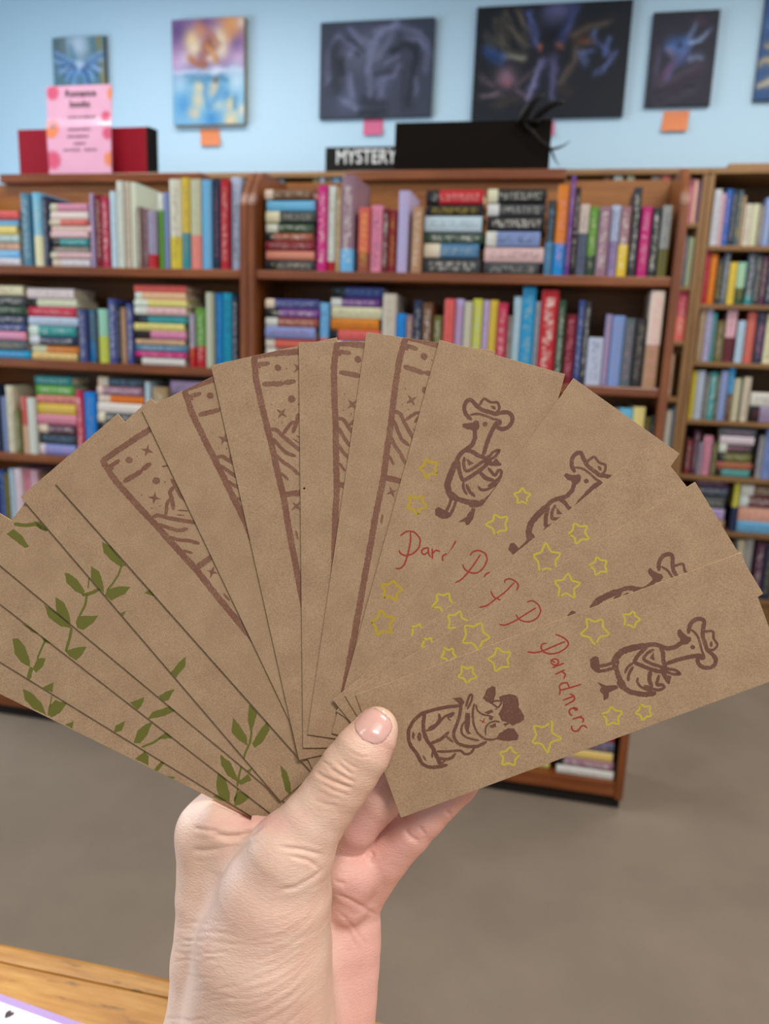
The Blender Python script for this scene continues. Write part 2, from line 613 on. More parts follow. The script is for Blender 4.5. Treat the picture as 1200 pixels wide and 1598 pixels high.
def place_row(case, shelf, zs, yfront, depth, items, xmin=-9, xmax=9, group='books'):
    """items: ('u', x0, x1, ytop, colour[, colour2, split]) upright or ('s', x0, x1, ytop, [colours]) lying stack;
    pixels mark where the spine stands, the shelf and spine plane give the size"""
    cur = xmin
    nu = ns = 0
    for it in items:
        kind, px0, px1, yt = it[:4]
        Y = yfront + 0.012 + 0.016 * rng.rand()
        X0, X1 = px_X(px0, zs, Y), px_X(px1, zs, Y)
        X0 = max(X0, cur + 0.0006)
        X1 = min(X1, xmax)
        zt = zs - yt if -1 < yt < 0 else at_y((px0 + px1) / 2, yt, Y)[2]
        if X1 - X0 < 0.004:
            X1 = X0 + 0.006
        if kind == 'u':
            c1 = it[4]
            c2, sp = (it[5], it[6]) if len(it) > 5 else (c1, -1.0)
            h = max(zt - zs - 0.001, 0.05)
            dp = min(depth - 0.05, 0.62 * h + 0.02, 0.165)
            lab = '%s upright book, %s upright from left on %s of %s' % (c1, ORD[nu], shelf, case)
            add_book((X0, Y, zs + 0.0006), X1 - X0 - 0.0006, dp, h, c1, c2, sp, lab, group)
            nu += 1
            cur = X1
        else:
            cols = it[4]
            n = len(cols)
            wts = np.array([0.8 + 0.4 * rng.rand() for _ in cols])
            wts *= (zt - zs) / wts.sum()
            z = zt
            mx = X0
            for k, c in enumerate(cols):
                t = wts[k]
                z -= t
                ln = (X1 - X0) - 0.012 * rng.rand()
                off = 0.004 * rng.rand()
                lab = '%s book lying %s from top in %s stack, %s, %s' % (c, ORD[k], ORD[ns], shelf, case)
                alt = random.choice([c, c, 'white', 'black', 'cream'])
                yy = Y + 0.008 * rng.rand()
                add_book((X0 + off, yy, z + 0.0006), t - 0.0006, min(depth - 0.06, 0.62 * ln + 0.02), ln - off, c, alt,
                         0.12 + 0.2 * rng.rand(), lab, group, True)
            ns += 1
            cur = X1


u, s = 'u', 's'
LC, RC = 'left cherry case', 'right cherry case'
DEP = YB - YF
xl0, xl1, xr0, xr1 = -1.775, XM - 0.022, XM + 0.022, 0.230
place_row(LC, 'top shelf', ZS[0], YF, DEP, [
    (s, -75, 34, 329, ['coral', 'sky blue', 'pale yellow', 'pale blue', 'peach', 'sky blue', 'white']),
    (u, 36, 50, 301, 'steel blue'), (u, 55, 68, 300, 'sky blue', 'cream', 0.42), (u, 68.5, 78, 305, 'navy'),
    (s, 79, 143, 317, ['pink', 'white', 'coral', 'cream', 'pale pink', 'teal', 'taupe', 'pale pink', 'white']),
    (u, 144, 147.5, 301, 'lavender'), (u, 148, 160, 303, 'dark red'), (u, 160.5, 172, 307, 'crimson'),
    (u, 174, 184, 298, 'pale blue'), (u, 184.5, 195, 282, 'white'), (u, 195.5, 205, 283, 'ivory'), (u, 205.5, 215, 284, 'white'),
    (u, 215.5, 221, 322, 'taupe'), (u, 221.5, 231, 325, 'mauve'), (u, 231.5, 244, 328, 'lilac', 'red', 0.24),
    (u, 245, 257, 301, 'white', 'green', 0.78), (u, 257.5, 265, 300, 'periwinkle'),
    (u, 266, 284, 279, 'cream', 'yellow', 0.36), (u, 284.5, 297, 277, 'yellow', 'teal', 0.4),
    (u, 298, 314, 279, 'pale green', 'salmon', 0.38), (u, 314.5, 330, 280, 'sky blue'), (u, 330.5, 344, 280, 'navy'),
    (u, 344.5, 357, 279, 'red'), (u, 357.5, 375, 276, 'pale blue')], xl0, xl1, 'books on the top shelf of the left cherry bookcase')
place_row(LC, 'second shelf', ZS[1], YF, DEP, [
    (s, -45, 45, 445, ['cream', 'charcoal', 'dark green', 'navy', 'indigo', 'pink', 'slate', 'cyan']),
    (s, 47, 124, 450, ['white', 'cream', 'crimson', 'pale blue', 'teal', 'navy', 'orange', 'pale yellow']),
    (u, 124.5, 136, 483, 'indigo'), (u, 136.5, 149, 483, 'steel blue', 'bright blue', 0.4), (u, 149.5, 154, 490, 'charcoal'),
    (u, 155, 170, 482, 'mint', 'lime', 0.5), (u, 171, 183, 466, 'indigo'), (u, 183.5, 188, 474, 'navy'), (u, 188.5, 198, 480, 'tan'),
    (u, 198.5, 209, 474, 'indigo'),
    (s, 210, 292, 445, ['coral', 'peach', 'pale yellow', 'pale pink', 'teal', 'pale yellow', 'pink', 'peach', 'steel blue', 'magenta', 'white']),
    (u, 296, 304, 490, 'lilac', 'red', 0.36), (u, 304.5, 321, 481, 'green', 'red', 0.36), (u, 321.5, 332, 456, 'pale green'),
    (u, 332.5, 347, 457, 'bright blue'), (u, 347.5, 362, 457, 'cyan'), (u, 362.5, 371, 463, 'navy')],
    xl0, xl1, 'books on the second shelf of the left cherry bookcase')
place_row(LC, 'third shelf', ZS[2], YF, DEP, [
    (u, -12, 2, 600, 'navy'), (u, 2.5, 13, 619, 'periwinkle'), (u, 13.5, 25, 602, 'cream'), (u, 25.5, 34, 640, 'olive'),
    (u, 34.5, 45, 619, 'coral', 'peach', 0.5), (u, 45.5, 58, 621, 'white'),
    (s, 59, 121, 588, ['teal', 'green', 'salmon', 'yellow', 'pink', 'plum', 'charcoal', 'periwinkle']),
    (u, 121.5, 132, 610, 'crimson'), (u, 132.5, 152, 612, 'bright blue'),
    (s, 154, 228, 590, ['charcoal', 'mauve', 'orange', 'white', 'charcoal', 'mauve', 'slate', 'charcoal', 'olive']),
    (u, 228.5, 237, 596, 'pale blue'), (u, 240, 262, 604, 'tan'), (s, 266, 345, 596, ['lavender', 'slate', 'cream', 'teal', 'brown', 'navy', 'red'])],
    xl0, xl1, 'books on the third shelf of the left cherry bookcase')
place_row(LC, 'fourth shelf', ZS[3], YF, DEP, [
    (u, -12, 2, 742, 'indigo'), (u, 2.5, 11, 734, 'blue'), (u, 11.5, 19, 738, 'olive'), (u, 19.5, 28, 732, 'pale blue'), (u, 28.5, 38, 732, 'white'), (u, 38.5, 51, 732, 'pink'),
    (u, 51.5, 64, 734, 'pale pink'), (u, 64.5, 80, 738, 'brown'), (u, 81, 100, 745, 'navy'), (u, 101, 118, 742, 'taupe')],
    xl0, xl1, 'books on the fourth shelf of the left cherry bookcase')
place_row(RC, 'top shelf', ZS[0], YF, DEP, [
    (s, 412, 493, 295, ['brown', 'sky blue', 'charcoal', 'dark green', 'terracotta', 'dark red', 'salmon', 'charcoal']),
    (u, 494, 508, 289, 'magenta'), (u, 508.5, 522, 290, 'white', 'red', 0.12), (u, 522.5, 530, 294, 'tan'),
    (u, 530.5, 550, 272, 'mauve', 'sky blue', 0.24), (u, 557, 574, 323, 'coral', 'terracotta', 0.3), (u, 576, 594, 320, 'pink'),
    (u, 594.5, 604, 325, 'maroon'), (u, 604.5, 616, 327, 'dark red'), (u, 618, 635, 297, 'lavender'), (u, 640, 656, 322, 'tan'),
    (s, 658, 752, 296, ['red', 'black', 'pale blue', 'dark green', 'steel blue', 'charcoal']),
    (s, 753, 846, 294, ['black', 'charcoal', 'black', 'periwinkle', 'pale pink', 'charcoal']),
    (u, 847, 860, 312, 'charcoal', 'steel blue', 0.45), (u, 861, 880, 288, 'orange', 'bright blue', 0.36), (u, 880.5, 887, 273, 'purple'),
    (u, 887.5, 896, 292, 'black'), (u, 897, 912, 318, 'ivory', 'slate', 0.6), (u, 912.5, 927, 322, 'green', 'dark green', 0.3),
    (u, 928, 945, 322, 'mauve'), (u, 945.5, 960, 320, 'pale blue', 'lilac', 0.5), (u, 960.5, 976, 322, 'mauve', 'yellow', 0.46),
    (u, 977, 990, 292, 'charcoal'), (u, 992, 1008, 322, 'magenta'), (u, 1009, 1023, 324, 'charcoal'), (u, 1023.5, 1039, 320, 'grey', 'olive', 0.4)],
    xr0, xr1, 'books on the top shelf of the right cherry bookcase')
place_row(RC, 'second shelf', ZS[1], YF, DEP, [
    (s, 412, 496, 467, ['indigo', 'purple', 'terracotta', 'periwinkle', 'coral', 'taupe', 'charcoal']),
    (u, 496.5, 510, 472, 'sky blue', 'coral', 0.5),
    (s, 511, 593, 447, ['indigo', 'purple', 'cream', 'orange', 'coral', 'cyan', 'slate', 'white']),
    (u, 593.5, 614, 458, 'ivory'), (u, 615, 630, 489, 'bright blue'), (u, 630.5, 640, 491, 'mauve'), (u, 641, 654, 468, 'navy'),
    (u, 655, 670, 472, 'brown'), (u, 672, 686, 492, 'olive'), (u, 688, 703, 466, 'coral'), (u, 703.5, 718, 466, 'lavender'),
    (u, 718.5, 731, 470, 'pale green'), (u, 731.5, 746, 466, 'lime'), (u, 746.5, 757, 468, 'lavender'), (u, 757.5, 770, 468, 'yellow'),
    (u, 770.5, 785, 472, 'crimson'), (u, 785.5, 793, 492, 'taupe'), (u, 793.5, 806, 462, 'pale blue'), (u, 806.5, 827, 447, 'cyan'),
    (u, 827.5, 835, 470, 'grey'), (u, 835.5, 862, 452, 'red'), (u, 863, 874, 468, 'dark green'), (u, 875, 892, 490, 'dark red'),
    (u, 893, 903, 468, 'indigo'), (u, 903.5, 912, 470, 'charcoal'), (u, 912.5, 936, 526, 'pale blue'), (u, 936.5, 946, 490, 'lilac'), (u, 946.5, 966, 492, 'periwinkle'),
    (u, 967, 982, 496, 'slate'), (u, 982.5, 1000, 497, 'charcoal'), (u, 1001, 1023, 453, 'cream', 'tan', 0.45)],
    xr0, xr1, 'books on the second shelf of the right cherry bookcase')
place_row(RC, 'third shelf', ZS[2], YF, DEP, [
    (u, 905, 930, 640, 'navy'), (u, 931, 952, 636, 'grey'), (u, 953, 974, 636, 'sky blue'), (u, 974.5, 993, 634, 'pale yellow'),
    (u, 994, 1003, 650, 'olive'), (u, 1003.5, 1014, 648, 'charcoal')], xr0, xr1, 'books on the third shelf of the right cherry bookcase')
place_row(RC, 'bottom shelf', ZS[5], YF, DEP, [
    (s, 690, 775, 1120, ['slate', 'cream', 'tan', 'navy', 'red', 'taupe']),
    (s, 778, 862, 1130, ['charcoal', 'maroon', 'slate', 'indigo', 'pale yellow']),
    (s, 866, 958, 1128, ['dark green', 'crimson', 'slate', 'pale yellow', 'mauve', 'white'])],
    xr0, xr1, 'books on the bottom shelf of the right cherry bookcase')

# shelves that the bookmarks hide: the books there are one joined mass for each shelf
fr = random.Random(11)
FV, FF, FC = [], [], []


def fill_box(x0, x1, y0, y1, z0, z1, col):
    for (a, b, c, d, e, g), cc in (((x0, x1, y0, y1, z0, z1), col), ((x0 + 0.002, x1 - 0.002, y0 + 0.006, y1 - 0.003, z0 + 0.002, z1 + 0.0004), np.array(lin('d9cdb2')))):
        k = len(FV)
        FV.extend([(p, q, r_) for r_ in (e, g) for p, q in ((a, c), (b, c), (b, d), (a, d))])
        FF.extend([(k, k + 3, k + 2, k + 1), (k + 4, k + 5, k + 6, k + 7), (k, k + 1, k + 5, k + 4), (k + 1, k + 2, k + 6, k + 5), (k + 2, k + 3, k + 7, k + 6), (k + 3, k, k + 4, k + 7)])
        FC.extend([cc] * 8)


def fill(zs, px0, px1, xa, xb, stacks=False):
    Y = YF + 0.02
    x, xe = max(px_X(px0, zs, Y), xa + 0.002), min(px_X(px1, zs, Y), xb - 0.002)
    while x < xe - (0.13 if stacks else 0.04):
        if stacks:
            z = zs + 0.0005
            for k in range(7):
                t_ = 0.016 + 0.012 * fr.random()
                fill_box(x, x + 0.125 - 0.012 * fr.random(), Y + 0.008 * fr.random(), Y + 0.1, z, z + t_ - 0.001, np.array(lin(PAL[fr.choice(list(PAL))])) * 0.86)
                z += t_
            x += 0.131
        else:
            w_ = 0.018 + 0.02 * fr.random()
            fill_box(x, x + w_ - 0.0006, Y + 0.008 * fr.random(), Y + 0.12, zs + 0.0005, zs + 0.15 + 0.05 * fr.random(), np.array(lin(PAL[fr.choice(list(PAL))])) * 0.86)
            x += w_


for z_, a_, b_, xa_, xb_, stk_, lab_ in (
        (ZS[4], -200, 372, xl0, xl1, False, 'row of mixed upright books on the fifth shelf of the left cherry bookcase'),
        (ZS[5], -200, 380, xl0, xl1, True, 'mixed stacked books on the bottom shelf of the left cherry bookcase'),
        (ZS[3], 128, 365, xl0, xl1, True, 'mixed stacked books on the fourth shelf of the left cherry bookcase'),
        (ZS[2], 415, 898, xr0, xr1, True, 'mixed stacked books on the third shelf of the right cherry bookcase'),
        (ZS[3], 412, 990, xr0, xr1, False, 'row of mixed upright books on the fourth shelf of the right cherry bookcase'),
        (ZS[4], 410, 985, xr0, xr1, True, 'mixed stacked books on the fifth shelf of the right cherry bookcase'),
        (ZS[5], 408, 686, xr0, xr1, False, 'row of mixed upright books on the bottom shelf of the right cherry bookcase')):
    FV, FF, FC = [], [], []
    fill(z_, a_, b_, xa_, xb_, stk_)
    fo = pyd('shelved_books', FV, FF, M['paint'])
    fa = fo.data.color_attributes.new('Col', 'FLOAT_COLOR', 'POINT')
    fa.data.foreach_set('color', np.concatenate([np.array(FC), np.ones((len(FC), 1))], 1).astype(np.float32).ravel())
    tag(fo, lab_, 'books', None, 'stuff')

WB, WA = 'far right wall bookcase', 'wall bookcase beside it'
WA = 'half-hidden wall bookcase'
DW = 0.28
xb0, xb1 = 0.557, 1.537
rowsB = [
    ('top shelf', [(u, 1106, 1118, 295, 'white'), (u, 1118.5, 1124, 302, 'pale pink'), (u, 1124.5, 1134, 295, 'blue'), (u, 1134.5, 1143, 296, 'navy'),
                   (u, 1143.5, 1151, 297, 'slate'), (u, 1151.5, 1156, 305, 'tan'), (u, 1156.5, 1167, 318, 'cream'), (u, 1167.5, 1179, 318, 'ivory'),
                   (u, 1180, 1187, 320, 'taupe'), (u, 1188, 1199, 308, 'periwinkle'), (u, 1199.5, 1212, 310, 'grey')]),
    ('second shelf', [(u, 1093, 1101, 388, 'red'), (u, 1101.5, 1112, 396, 'orange'), (u, 1113, 1122, 402, 'charcoal'), (u, 1122.5, 1132, 392, 'slate'), (u, 1133, 1144, 409, 'yellow'),
                      (u, 1145, 1158, 409, 'mint', 'dark green', 0.4), (u, 1160, 1172, 395, 'slate', 'teal', 0.2), (u, 1172.5, 1182, 397, 'charcoal'), (u, 1182.5, 1191, 400, 'plum'),
                      (u, 1191.5, 1204, 398, 'navy')]),
    ('third shelf', [(u, 1084, 1094, 478, 'tan'), (u, 1094.5, 1105, 476, 'lavender'), (u, 1105.5, 1111, 488, 'teal'), (u, 1111.5, 1126, 500, 'olive'),
                     (u, 1127, 1142, 478, 'pale pink', 'maroon', 0.45), (u, 1145, 1157, 500, 'pale blue'), (u, 1159, 1172, 487, 'coral'), (u, 1174, 1188, 485, 'navy'), (u, 1189, 1204, 490, 'cream')]),
    ('fourth shelf', [(u, 1073, 1080, 578, 'yellow'), (u, 1080.5, 1093, 578, 'pale blue'), (u, 1095, 1101, 582, 'taupe'), (u, 1101.5, 1112, 580, 'teal'), (u, 1112.5, 1117, 582, 'olive'),
                      (u, 1118, 1129, 578, 'periwinkle'), (u, 1129.5, 1138, 571, 'cyan', 'brown', 0.5), (u, 1138.5, 1150, 590, 'ivory'), (u, 1154, 1165, 588, 'cream'),
                      (s, 1166, 1235, 614, ['white', 'lilac'])]),
    ('fifth shelf', [(u, 1066, 1076, 685, 'dark red'), (u, 1077, 1086, 672, 'plum'), (u, 1086.5, 1092, 690, 'grey'), (u, 1092.5, 1106, 680, 'pink'), (u, 1108, 1115, 690, 'olive'),
                     (s, 1116, 1172, 669, ['slate', 'white', 'charcoal', 'olive', 'terracotta', 'teal']), (u, 1178, 1187, 680, 'grey'), (u, 1187.5, 1202, 668, 'periwinkle')]),
    ('sixth shelf', [(s, 1075, 1130, 745, ['plum', 'navy', 'charcoal', 'lavender', 'tan']), (u, 1138, 1147, 752, 'lime', 'navy', 0.5),
                     (s, 1148, 1215, 757, ['brown', 'maroon', 'peach', 'sky blue'])]),
    ('lowest shelf', [(u, 1128, 1140, 850, 'navy'), (u, 1141, 1152, 842, 'ivory'), (u, 1153, 1165, 840, 'grey'), (u, 1170, 1185, 845, 'plum'), (u, 1186, 1200, 850, 'navy')])]
for (nm, items), z in zip(rowsB, ZB):
    place_row(WB, nm, z, YW, DW, items, xb0, xb1, 'books in the far right wall bookcase')
rowsA = [
    ('top shelf', [(u, 936, 948, 275, 'brown'), (u, 952, 966, 274, 'white'), (u, 972, 984, 271, 'ivory'), (u, 1010, 1024, 275, 'taupe'), (u, 1025, 1040, 270, 'coral'), (u, 1041, 1052, 271, 'charcoal'),
                   (u, 1053, 1062, 280, 'mauve'), (u, 1062.5, 1070, 279, 'crimson'), (u, 1070.5, 1077, 279, 'pink'), (u, 1077.5, 1083, 280, 'peach'), (u, 1083.5, 1091, 281, 'lilac')]),
    ('second shelf', [(u, 1057, 1067, 368, 'slate'), (u, 1067.5, 1077, 370, 'pale green')]),
    ('third shelf', [(u, 1052, 1067, 455, 'crimson', 'coral', 0.5)]),
    ('fourth shelf', [(u, 1038, 1046, 552, 'tan')]),
    ('fifth shelf', [(u, 1036, 1043, 640, 'ivory'), (u, 1043.5, 1056, 636, 'steel blue')])]
for (nm, items), z in zip(rowsA, ZA):
    place_row(WA, nm, z, YW, DW, items, -0.47, 0.51, 'books in the half-hidden wall bookcase')
place_row('mystery wall bookcase', 'top shelf', ZA[0], YW, DW,
          [(u, 404, 414, 275, 'taupe'), (u, 415, 426, 272, 'charcoal'), (u, 426.5, 433, 273, 'white'), (u, 434, 444, 275, 'slate'),
           (u, 487, 497, 273, 'olive'), (u, 498, 506, 274, 'pale blue'), (u, 507, 517, 272, 'tan'), (u, 518, 530, 274, 'sky blue')],
          -1.49, -0.52, 'books in the mystery wall bookcase')
place_row('far left wall bookcase', 'top shelf', ZA[0], YW, DW,
          [(u, -20, -8, 276, 'navy'), (u, -7, 2, 274, 'slate'), (u, 3, 9, 275, 'white')], -2.52, -1.54, 'books in the left wall bookcase')
# ------------------------------------------------------------------ paintings on the wall
def paint_grid(nx, ny, base_fn, strokes):
    """colours on an nx x ny grid, soft strokes laid over a base; coordinates 0..1, y downwards"""
    xs, ys = np.meshgrid(np.linspace(0, 1, nx), np.linspace(0, 1, ny))
    C = base_fn(xs, ys)
    for pts, wd, col, al, asp in strokes:
        P = np.array(pts, float)
        D = np.full(xs.shape, 9.0)
        qx, qy = xs, ys * asp
        P = P * [1, asp]
        if len(P) == 1:
            D = np.hypot(qx - P[0, 0], qy - P[0, 1])
        for a, b in zip(P[:-1], P[1:]):
            ab = b - a
            t = np.clip(((qx - a[0]) * ab[0] + (qy - a[1]) * ab[1]) / max(ab @ ab, 1e-9), 0, 1)
            D = np.minimum(D, np.hypot(qx - a[0] - t * ab[0], qy - a[1] - t * ab[1]))
        k = (al * np.exp(-(D / wd) ** 2))[..., None]
        C = C * (1 - k) + np.array(col, float) * k
    return C


def warp(C, jr):
    # loose brushwork: pull the colours about by a wavy field
    ny, nx = C.shape[:2]
    X, Yg = np.meshgrid(np.linspace(0, 1, nx), np.linspace(0, 1, ny))
    out = np.zeros_like(C)
    for rep in range(2):
        dx, dy = np.zeros_like(X), np.zeros_like(X)
        for q in range(9):
            kx, ky = jr.randn(2) * (8 + 5 * q)
            ph = jr.rand() * 6.28
            am = 0.012 / (1 + 0.45 * q)
            dx += am * np.sin(kx * X + ky * Yg + ph)
            dy += am * np.sin(ky * X - kx * Yg + 2 * ph)
        i = np.clip(((X + dx) * (nx - 1)).round().astype(int), 0, nx - 1)
        j = np.clip(((Yg + dy) * (ny - 1)).round().astype(int), 0, ny - 1)
        out += C[j, i]
    return out / 2


def canvas(label, px, y_wall_gap, thick, rect, base_fn, strokes, edge, nx=90, ny=80, cat='painting', tone=0.8):
    """px: (x0,x1,y0,y1) photo extent of the canvas face; rect: extents the stroke coordinates refer to"""
    x0, x1, y0, y1 = px
    Y = WALLY - y_wall_gap - thick
    xm, ym = (x0 + x1) / 2, (y0 + y1) / 2
    a, b = at_y(x0, ym, Y)[0], at_y(x1, ym, Y)[0]
    t, bt = at_y(xm, y0, Y)[2], at_y(xm, y1, Y)[2]
    W, Hh = b - a, t - bt
    r = empty('painting', ((a + b) / 2, WALLY, bt), label, cat, 'paintings hung on the pale blue wall')
    box('canvas', (-W / 2, -y_wall_gap - thick + 0.001, 0), (W / 2, -0.0005, Hh), edge, r, 0.002)
    rx0, rx1, ry0, ry1 = rect
    asp = Hh / W
    st = []
    jr = np.random.RandomState(len(strokes))
    more = []
    for pts, wd, col, al in strokes:
        if len(pts) == 1:
            more.append((pts, wd, col, al))
            continue
        more.append((pts, wd * 1.25, col, al * 0.45))
        for _ in range(4):
            o_ = jr.randn(2) * wd * 0.55
            more.append(([(p[0] + o_[0] + jr.randn() * wd * 0.35, p[1] + o_[1] + jr.randn() * wd * 0.35) for p in pts], wd * 0.42, np.clip(np.array(col) + 26 * jr.randn(), 0, 255), al * 0.5))
    for pts, wd, col, al in more:
        st.append(([((p[0] - rx0) / (rx1 - rx0), (p[1] - ry0) / (ry1 - ry0)) for p in pts], wd / (rx1 - rx0), col, al, asp))
    C = warp(paint_grid(nx, ny, base_fn, st), jr)
    v, f = [], []
    for j in range(ny):
        for i in range(nx):
            v.append((-W / 2 + 0.0005 + (W - 0.001) * i / (nx - 1), -y_wall_gap - thick, Hh - 0.0005 - (Hh - 0.001) * j / (ny - 1)))
    for j in range(ny - 1):
        for i in range(nx - 1):
            q = j * nx + i
            f.append((q, q + nx, q + nx + 1, q + 1))
    o = pyd('painted_face', v, f, M['paint'], r)
    ca = o.data.color_attributes.new('Col', 'FLOAT_COLOR', 'POINT')
    rgba = np.ones((nx * ny, 4), np.float32)
    rgba[:, :3] = lin255(np.clip(C, 0, 255)).reshape(-1, 3) * tone
    ca.data.foreach_set('color', rgba.ravel())
    return r


def flat(c):
    return lambda xs, ys: np.ones(xs.shape + (3,)) * np.array(c, float)


def two(c0, c1, y):
    def fn(xs, ys):
        k = (1 / (1 + np.exp(-(ys - y) * 30)))[..., None]
        return np.array(c0, float) * (1 - k) + np.array(c1, float) * k
    return fn


# winged blue creature
ST = [([(410, 190)], 130, (205, 222, 245), .9), ([(200, 140), (230, 260)], 40, (95, 95, 85), .6), ([(340, 200), (360, 330)], 25, (90, 140, 165), .6),
      ([(560, 150), (580, 260)], 30, (95, 130, 140), .6), ([(640, 110), (670, 600)], 26, (165, 140, 75), .9)]
for sx in (0, 1):
    def X(p): return (840 - p[0], p[1]) if sx else p
    for a, wd, c in (([(400, 400), (300, 350), (180, 270)], 22, (110, 155, 215)), ([(400, 410), (290, 385), (180, 340)], 24, (135, 180, 240)),
                     ([(400, 420), (280, 410), (200, 450)], 26, (150, 190, 245)), ([(390, 430), (310, 460), (290, 530)], 26, (130, 180, 245)),
                     ([(390, 440), (360, 500), (350, 590)], 26, (120, 170, 235)),
                     ([(400, 405), (290, 360), (170, 300)], 7, (40, 60, 95)), ([(400, 415), (280, 395), (180, 395)], 7, (40, 60, 95)),
                     ([(395, 425), (300, 430), (230, 510)], 7, (40, 60, 95)), ([(390, 435), (340, 480), (320, 570)], 7, (40, 60, 95)),
                     ([(405, 385)], 35, (210, 225, 250))):
        ST.append(([X(p) for p in a], wd, c, .85))
canvas('small painting of blue wings above the pink sign', (83, 164, 57, 152), 0.004, 0.022, (135, 690, 110, 720), flat((98, 132, 148)), ST, M['canvas_dark'], 60, 60, tone=0.85)
# swan over water
ST = [([(750, 180)], 130, (228, 160, 100), .95), ([(860, 170)], 60, (240, 225, 205), .8), ([(430, 230)], 75, (215, 135, 95), .9), ([(720, 330)], 70, (222, 150, 90), .8),
      ([(180, 250)], 120, (104, 80, 136), .9), ([(480, 160)], 60, (104, 80, 136), .6), ([(790, 420)], 70, (110, 85, 145), .7), ([(160, 580)], 100, (208, 178, 216), .9), ([(820, 570)], 90, (206, 178, 214), .9),
      ([(260, 560)], 60, (215, 205, 230), .8), ([(330, 330)], 90, (238, 205, 150), .9), ([(360, 450)], 90, (244, 228, 190), .9), ([(620, 330)], 85, (240, 222, 190), .9), ([(640, 470)], 80, (238, 222, 196), .9),
      ([(300, 540), (380, 610), (450, 640)], 30, (190, 120, 80), .8), ([(465, 640), (465, 460), (495, 340), (535, 325), (585, 400)], 40, (150, 80, 55), .75), ([(500, 430), (560, 500), (595, 570)], 32, (206, 142, 74), .9),
      ([(520, 570)], 35, (245, 232, 205), .9), ([(150, 690), (880, 690)], 26, (196, 205, 232), .8), ([(590, 700)], 50, (225, 230, 245), .9), ([(800, 820)], 120, (192, 220, 235), .9),
      ([(200, 830)], 90, (180, 212, 232), .8), ([(300, 780), (480, 755), (690, 800)], 45, (70, 136, 175), .6), ([(400, 860)], 60, (232, 208, 165), .9), ([(390, 1000)], 65, (230, 208, 165), .9),
      ([(350, 1130)], 60, (238, 206, 158), .9), ([(570, 850)], 50, (222, 196, 155), .9), ([(540, 930)], 45, (205, 190, 160), .8), ([(740, 1040)], 60, (236, 206, 150), .9), ([(740, 1220)], 85, (238, 210, 155), .9),
      ([(870, 1120)], 60, (232, 222, 200), .9), ([(600, 1080)], 50, (225, 215, 190), .7), ([(540, 1210)], 80, (66, 138, 200), .9), ([(240, 1050)], 90, (78, 150, 208), .8), ([(690, 950)], 60, (80, 145, 195), .8),
      ([(800, 960), (800, 1110)], 24, (75, 140, 190), .8), ([(470, 800), (480, 980), (530, 1090), (600, 970), (650, 850)], 26, (80, 140, 185), .5), ([(590, 780)], 25, (120, 75, 60), .8)]
canvas('tall swan painting in purple, orange and blue with an orange note below', (269, 381, 28, 194), 0.004, 0.035, (110, 890, 120, 1280), two((150, 118, 165), (125, 180, 220), .5), ST, M['canvas_edge'], 70, 100, tone=0.85)
# dark horned dragon head
LG, DK = (128, 134, 170), (30, 35, 45)
ST = [([(560, 330)], 170, (108, 114, 140), .7), ([(400, 400)], 130, (100, 106, 130), .6), ([(640, 640)], 120, (92, 98, 130), .6), ([(350, 800)], 120, (92, 104, 138), .5)]
for a, wd in (([(350, 150), (480, 260)], 26), ([(260, 180), (320, 260), (420, 330)], 24), ([(240, 200), (170, 300), (150, 640)], 20), ([(740, 120), (600, 250), (540, 420), (540, 600)], 24),
              ([(740, 130), (680, 300), (590, 430)], 20), ([(740, 130), (560, 190)], 18), ([(660, 180), (520, 300)], 14), ([(780, 150), (950, 215), (1040, 340)], 20), ([(850, 260), (960, 250), (1050, 390), (1020, 560)], 24),
              ([(780, 400), (670, 480)], 16), ([(790, 480), (740, 600), (640, 640)], 18), ([(550, 600), (560, 780)], 20), ([(640, 660), (650, 790)], 30), ([(350, 560), (380, 760)], 28), ([(300, 780), (430, 850)], 24),
              ([(330, 400), (430, 340)], 20), ([(740, 110)], 35), ([(930, 600), (940, 760)], 26)):
    ST.append((a, wd, LG, .6))
for a, wd in (([(720, 380), (850, 300), (930, 340), (945, 480)], 24), ([(580, 580), (700, 545)], 18), ([(480, 790), (680, 830)], 24), ([(270, 420), (300, 520)], 36), ([(595, 700), (595, 760)], 12), ([(410, 350), (440, 385)], 16),
              ([(330, 230), (440, 290), (500, 360)], 10), ([(210, 290), (240, 700)], 40), ([(460, 880), (680, 890)], 24), ([(900, 500), (900, 850)], 40)):
    ST.append((a, wd, DK, .6))
canvas('dark grey painting of a horned dragon head above a pink note', (499, 675, 31, 183), 0.004, 0.02, (95, 1080, 90, 945), flat((66, 72, 90)), ST, M['canvas_dark'], 90, 80)
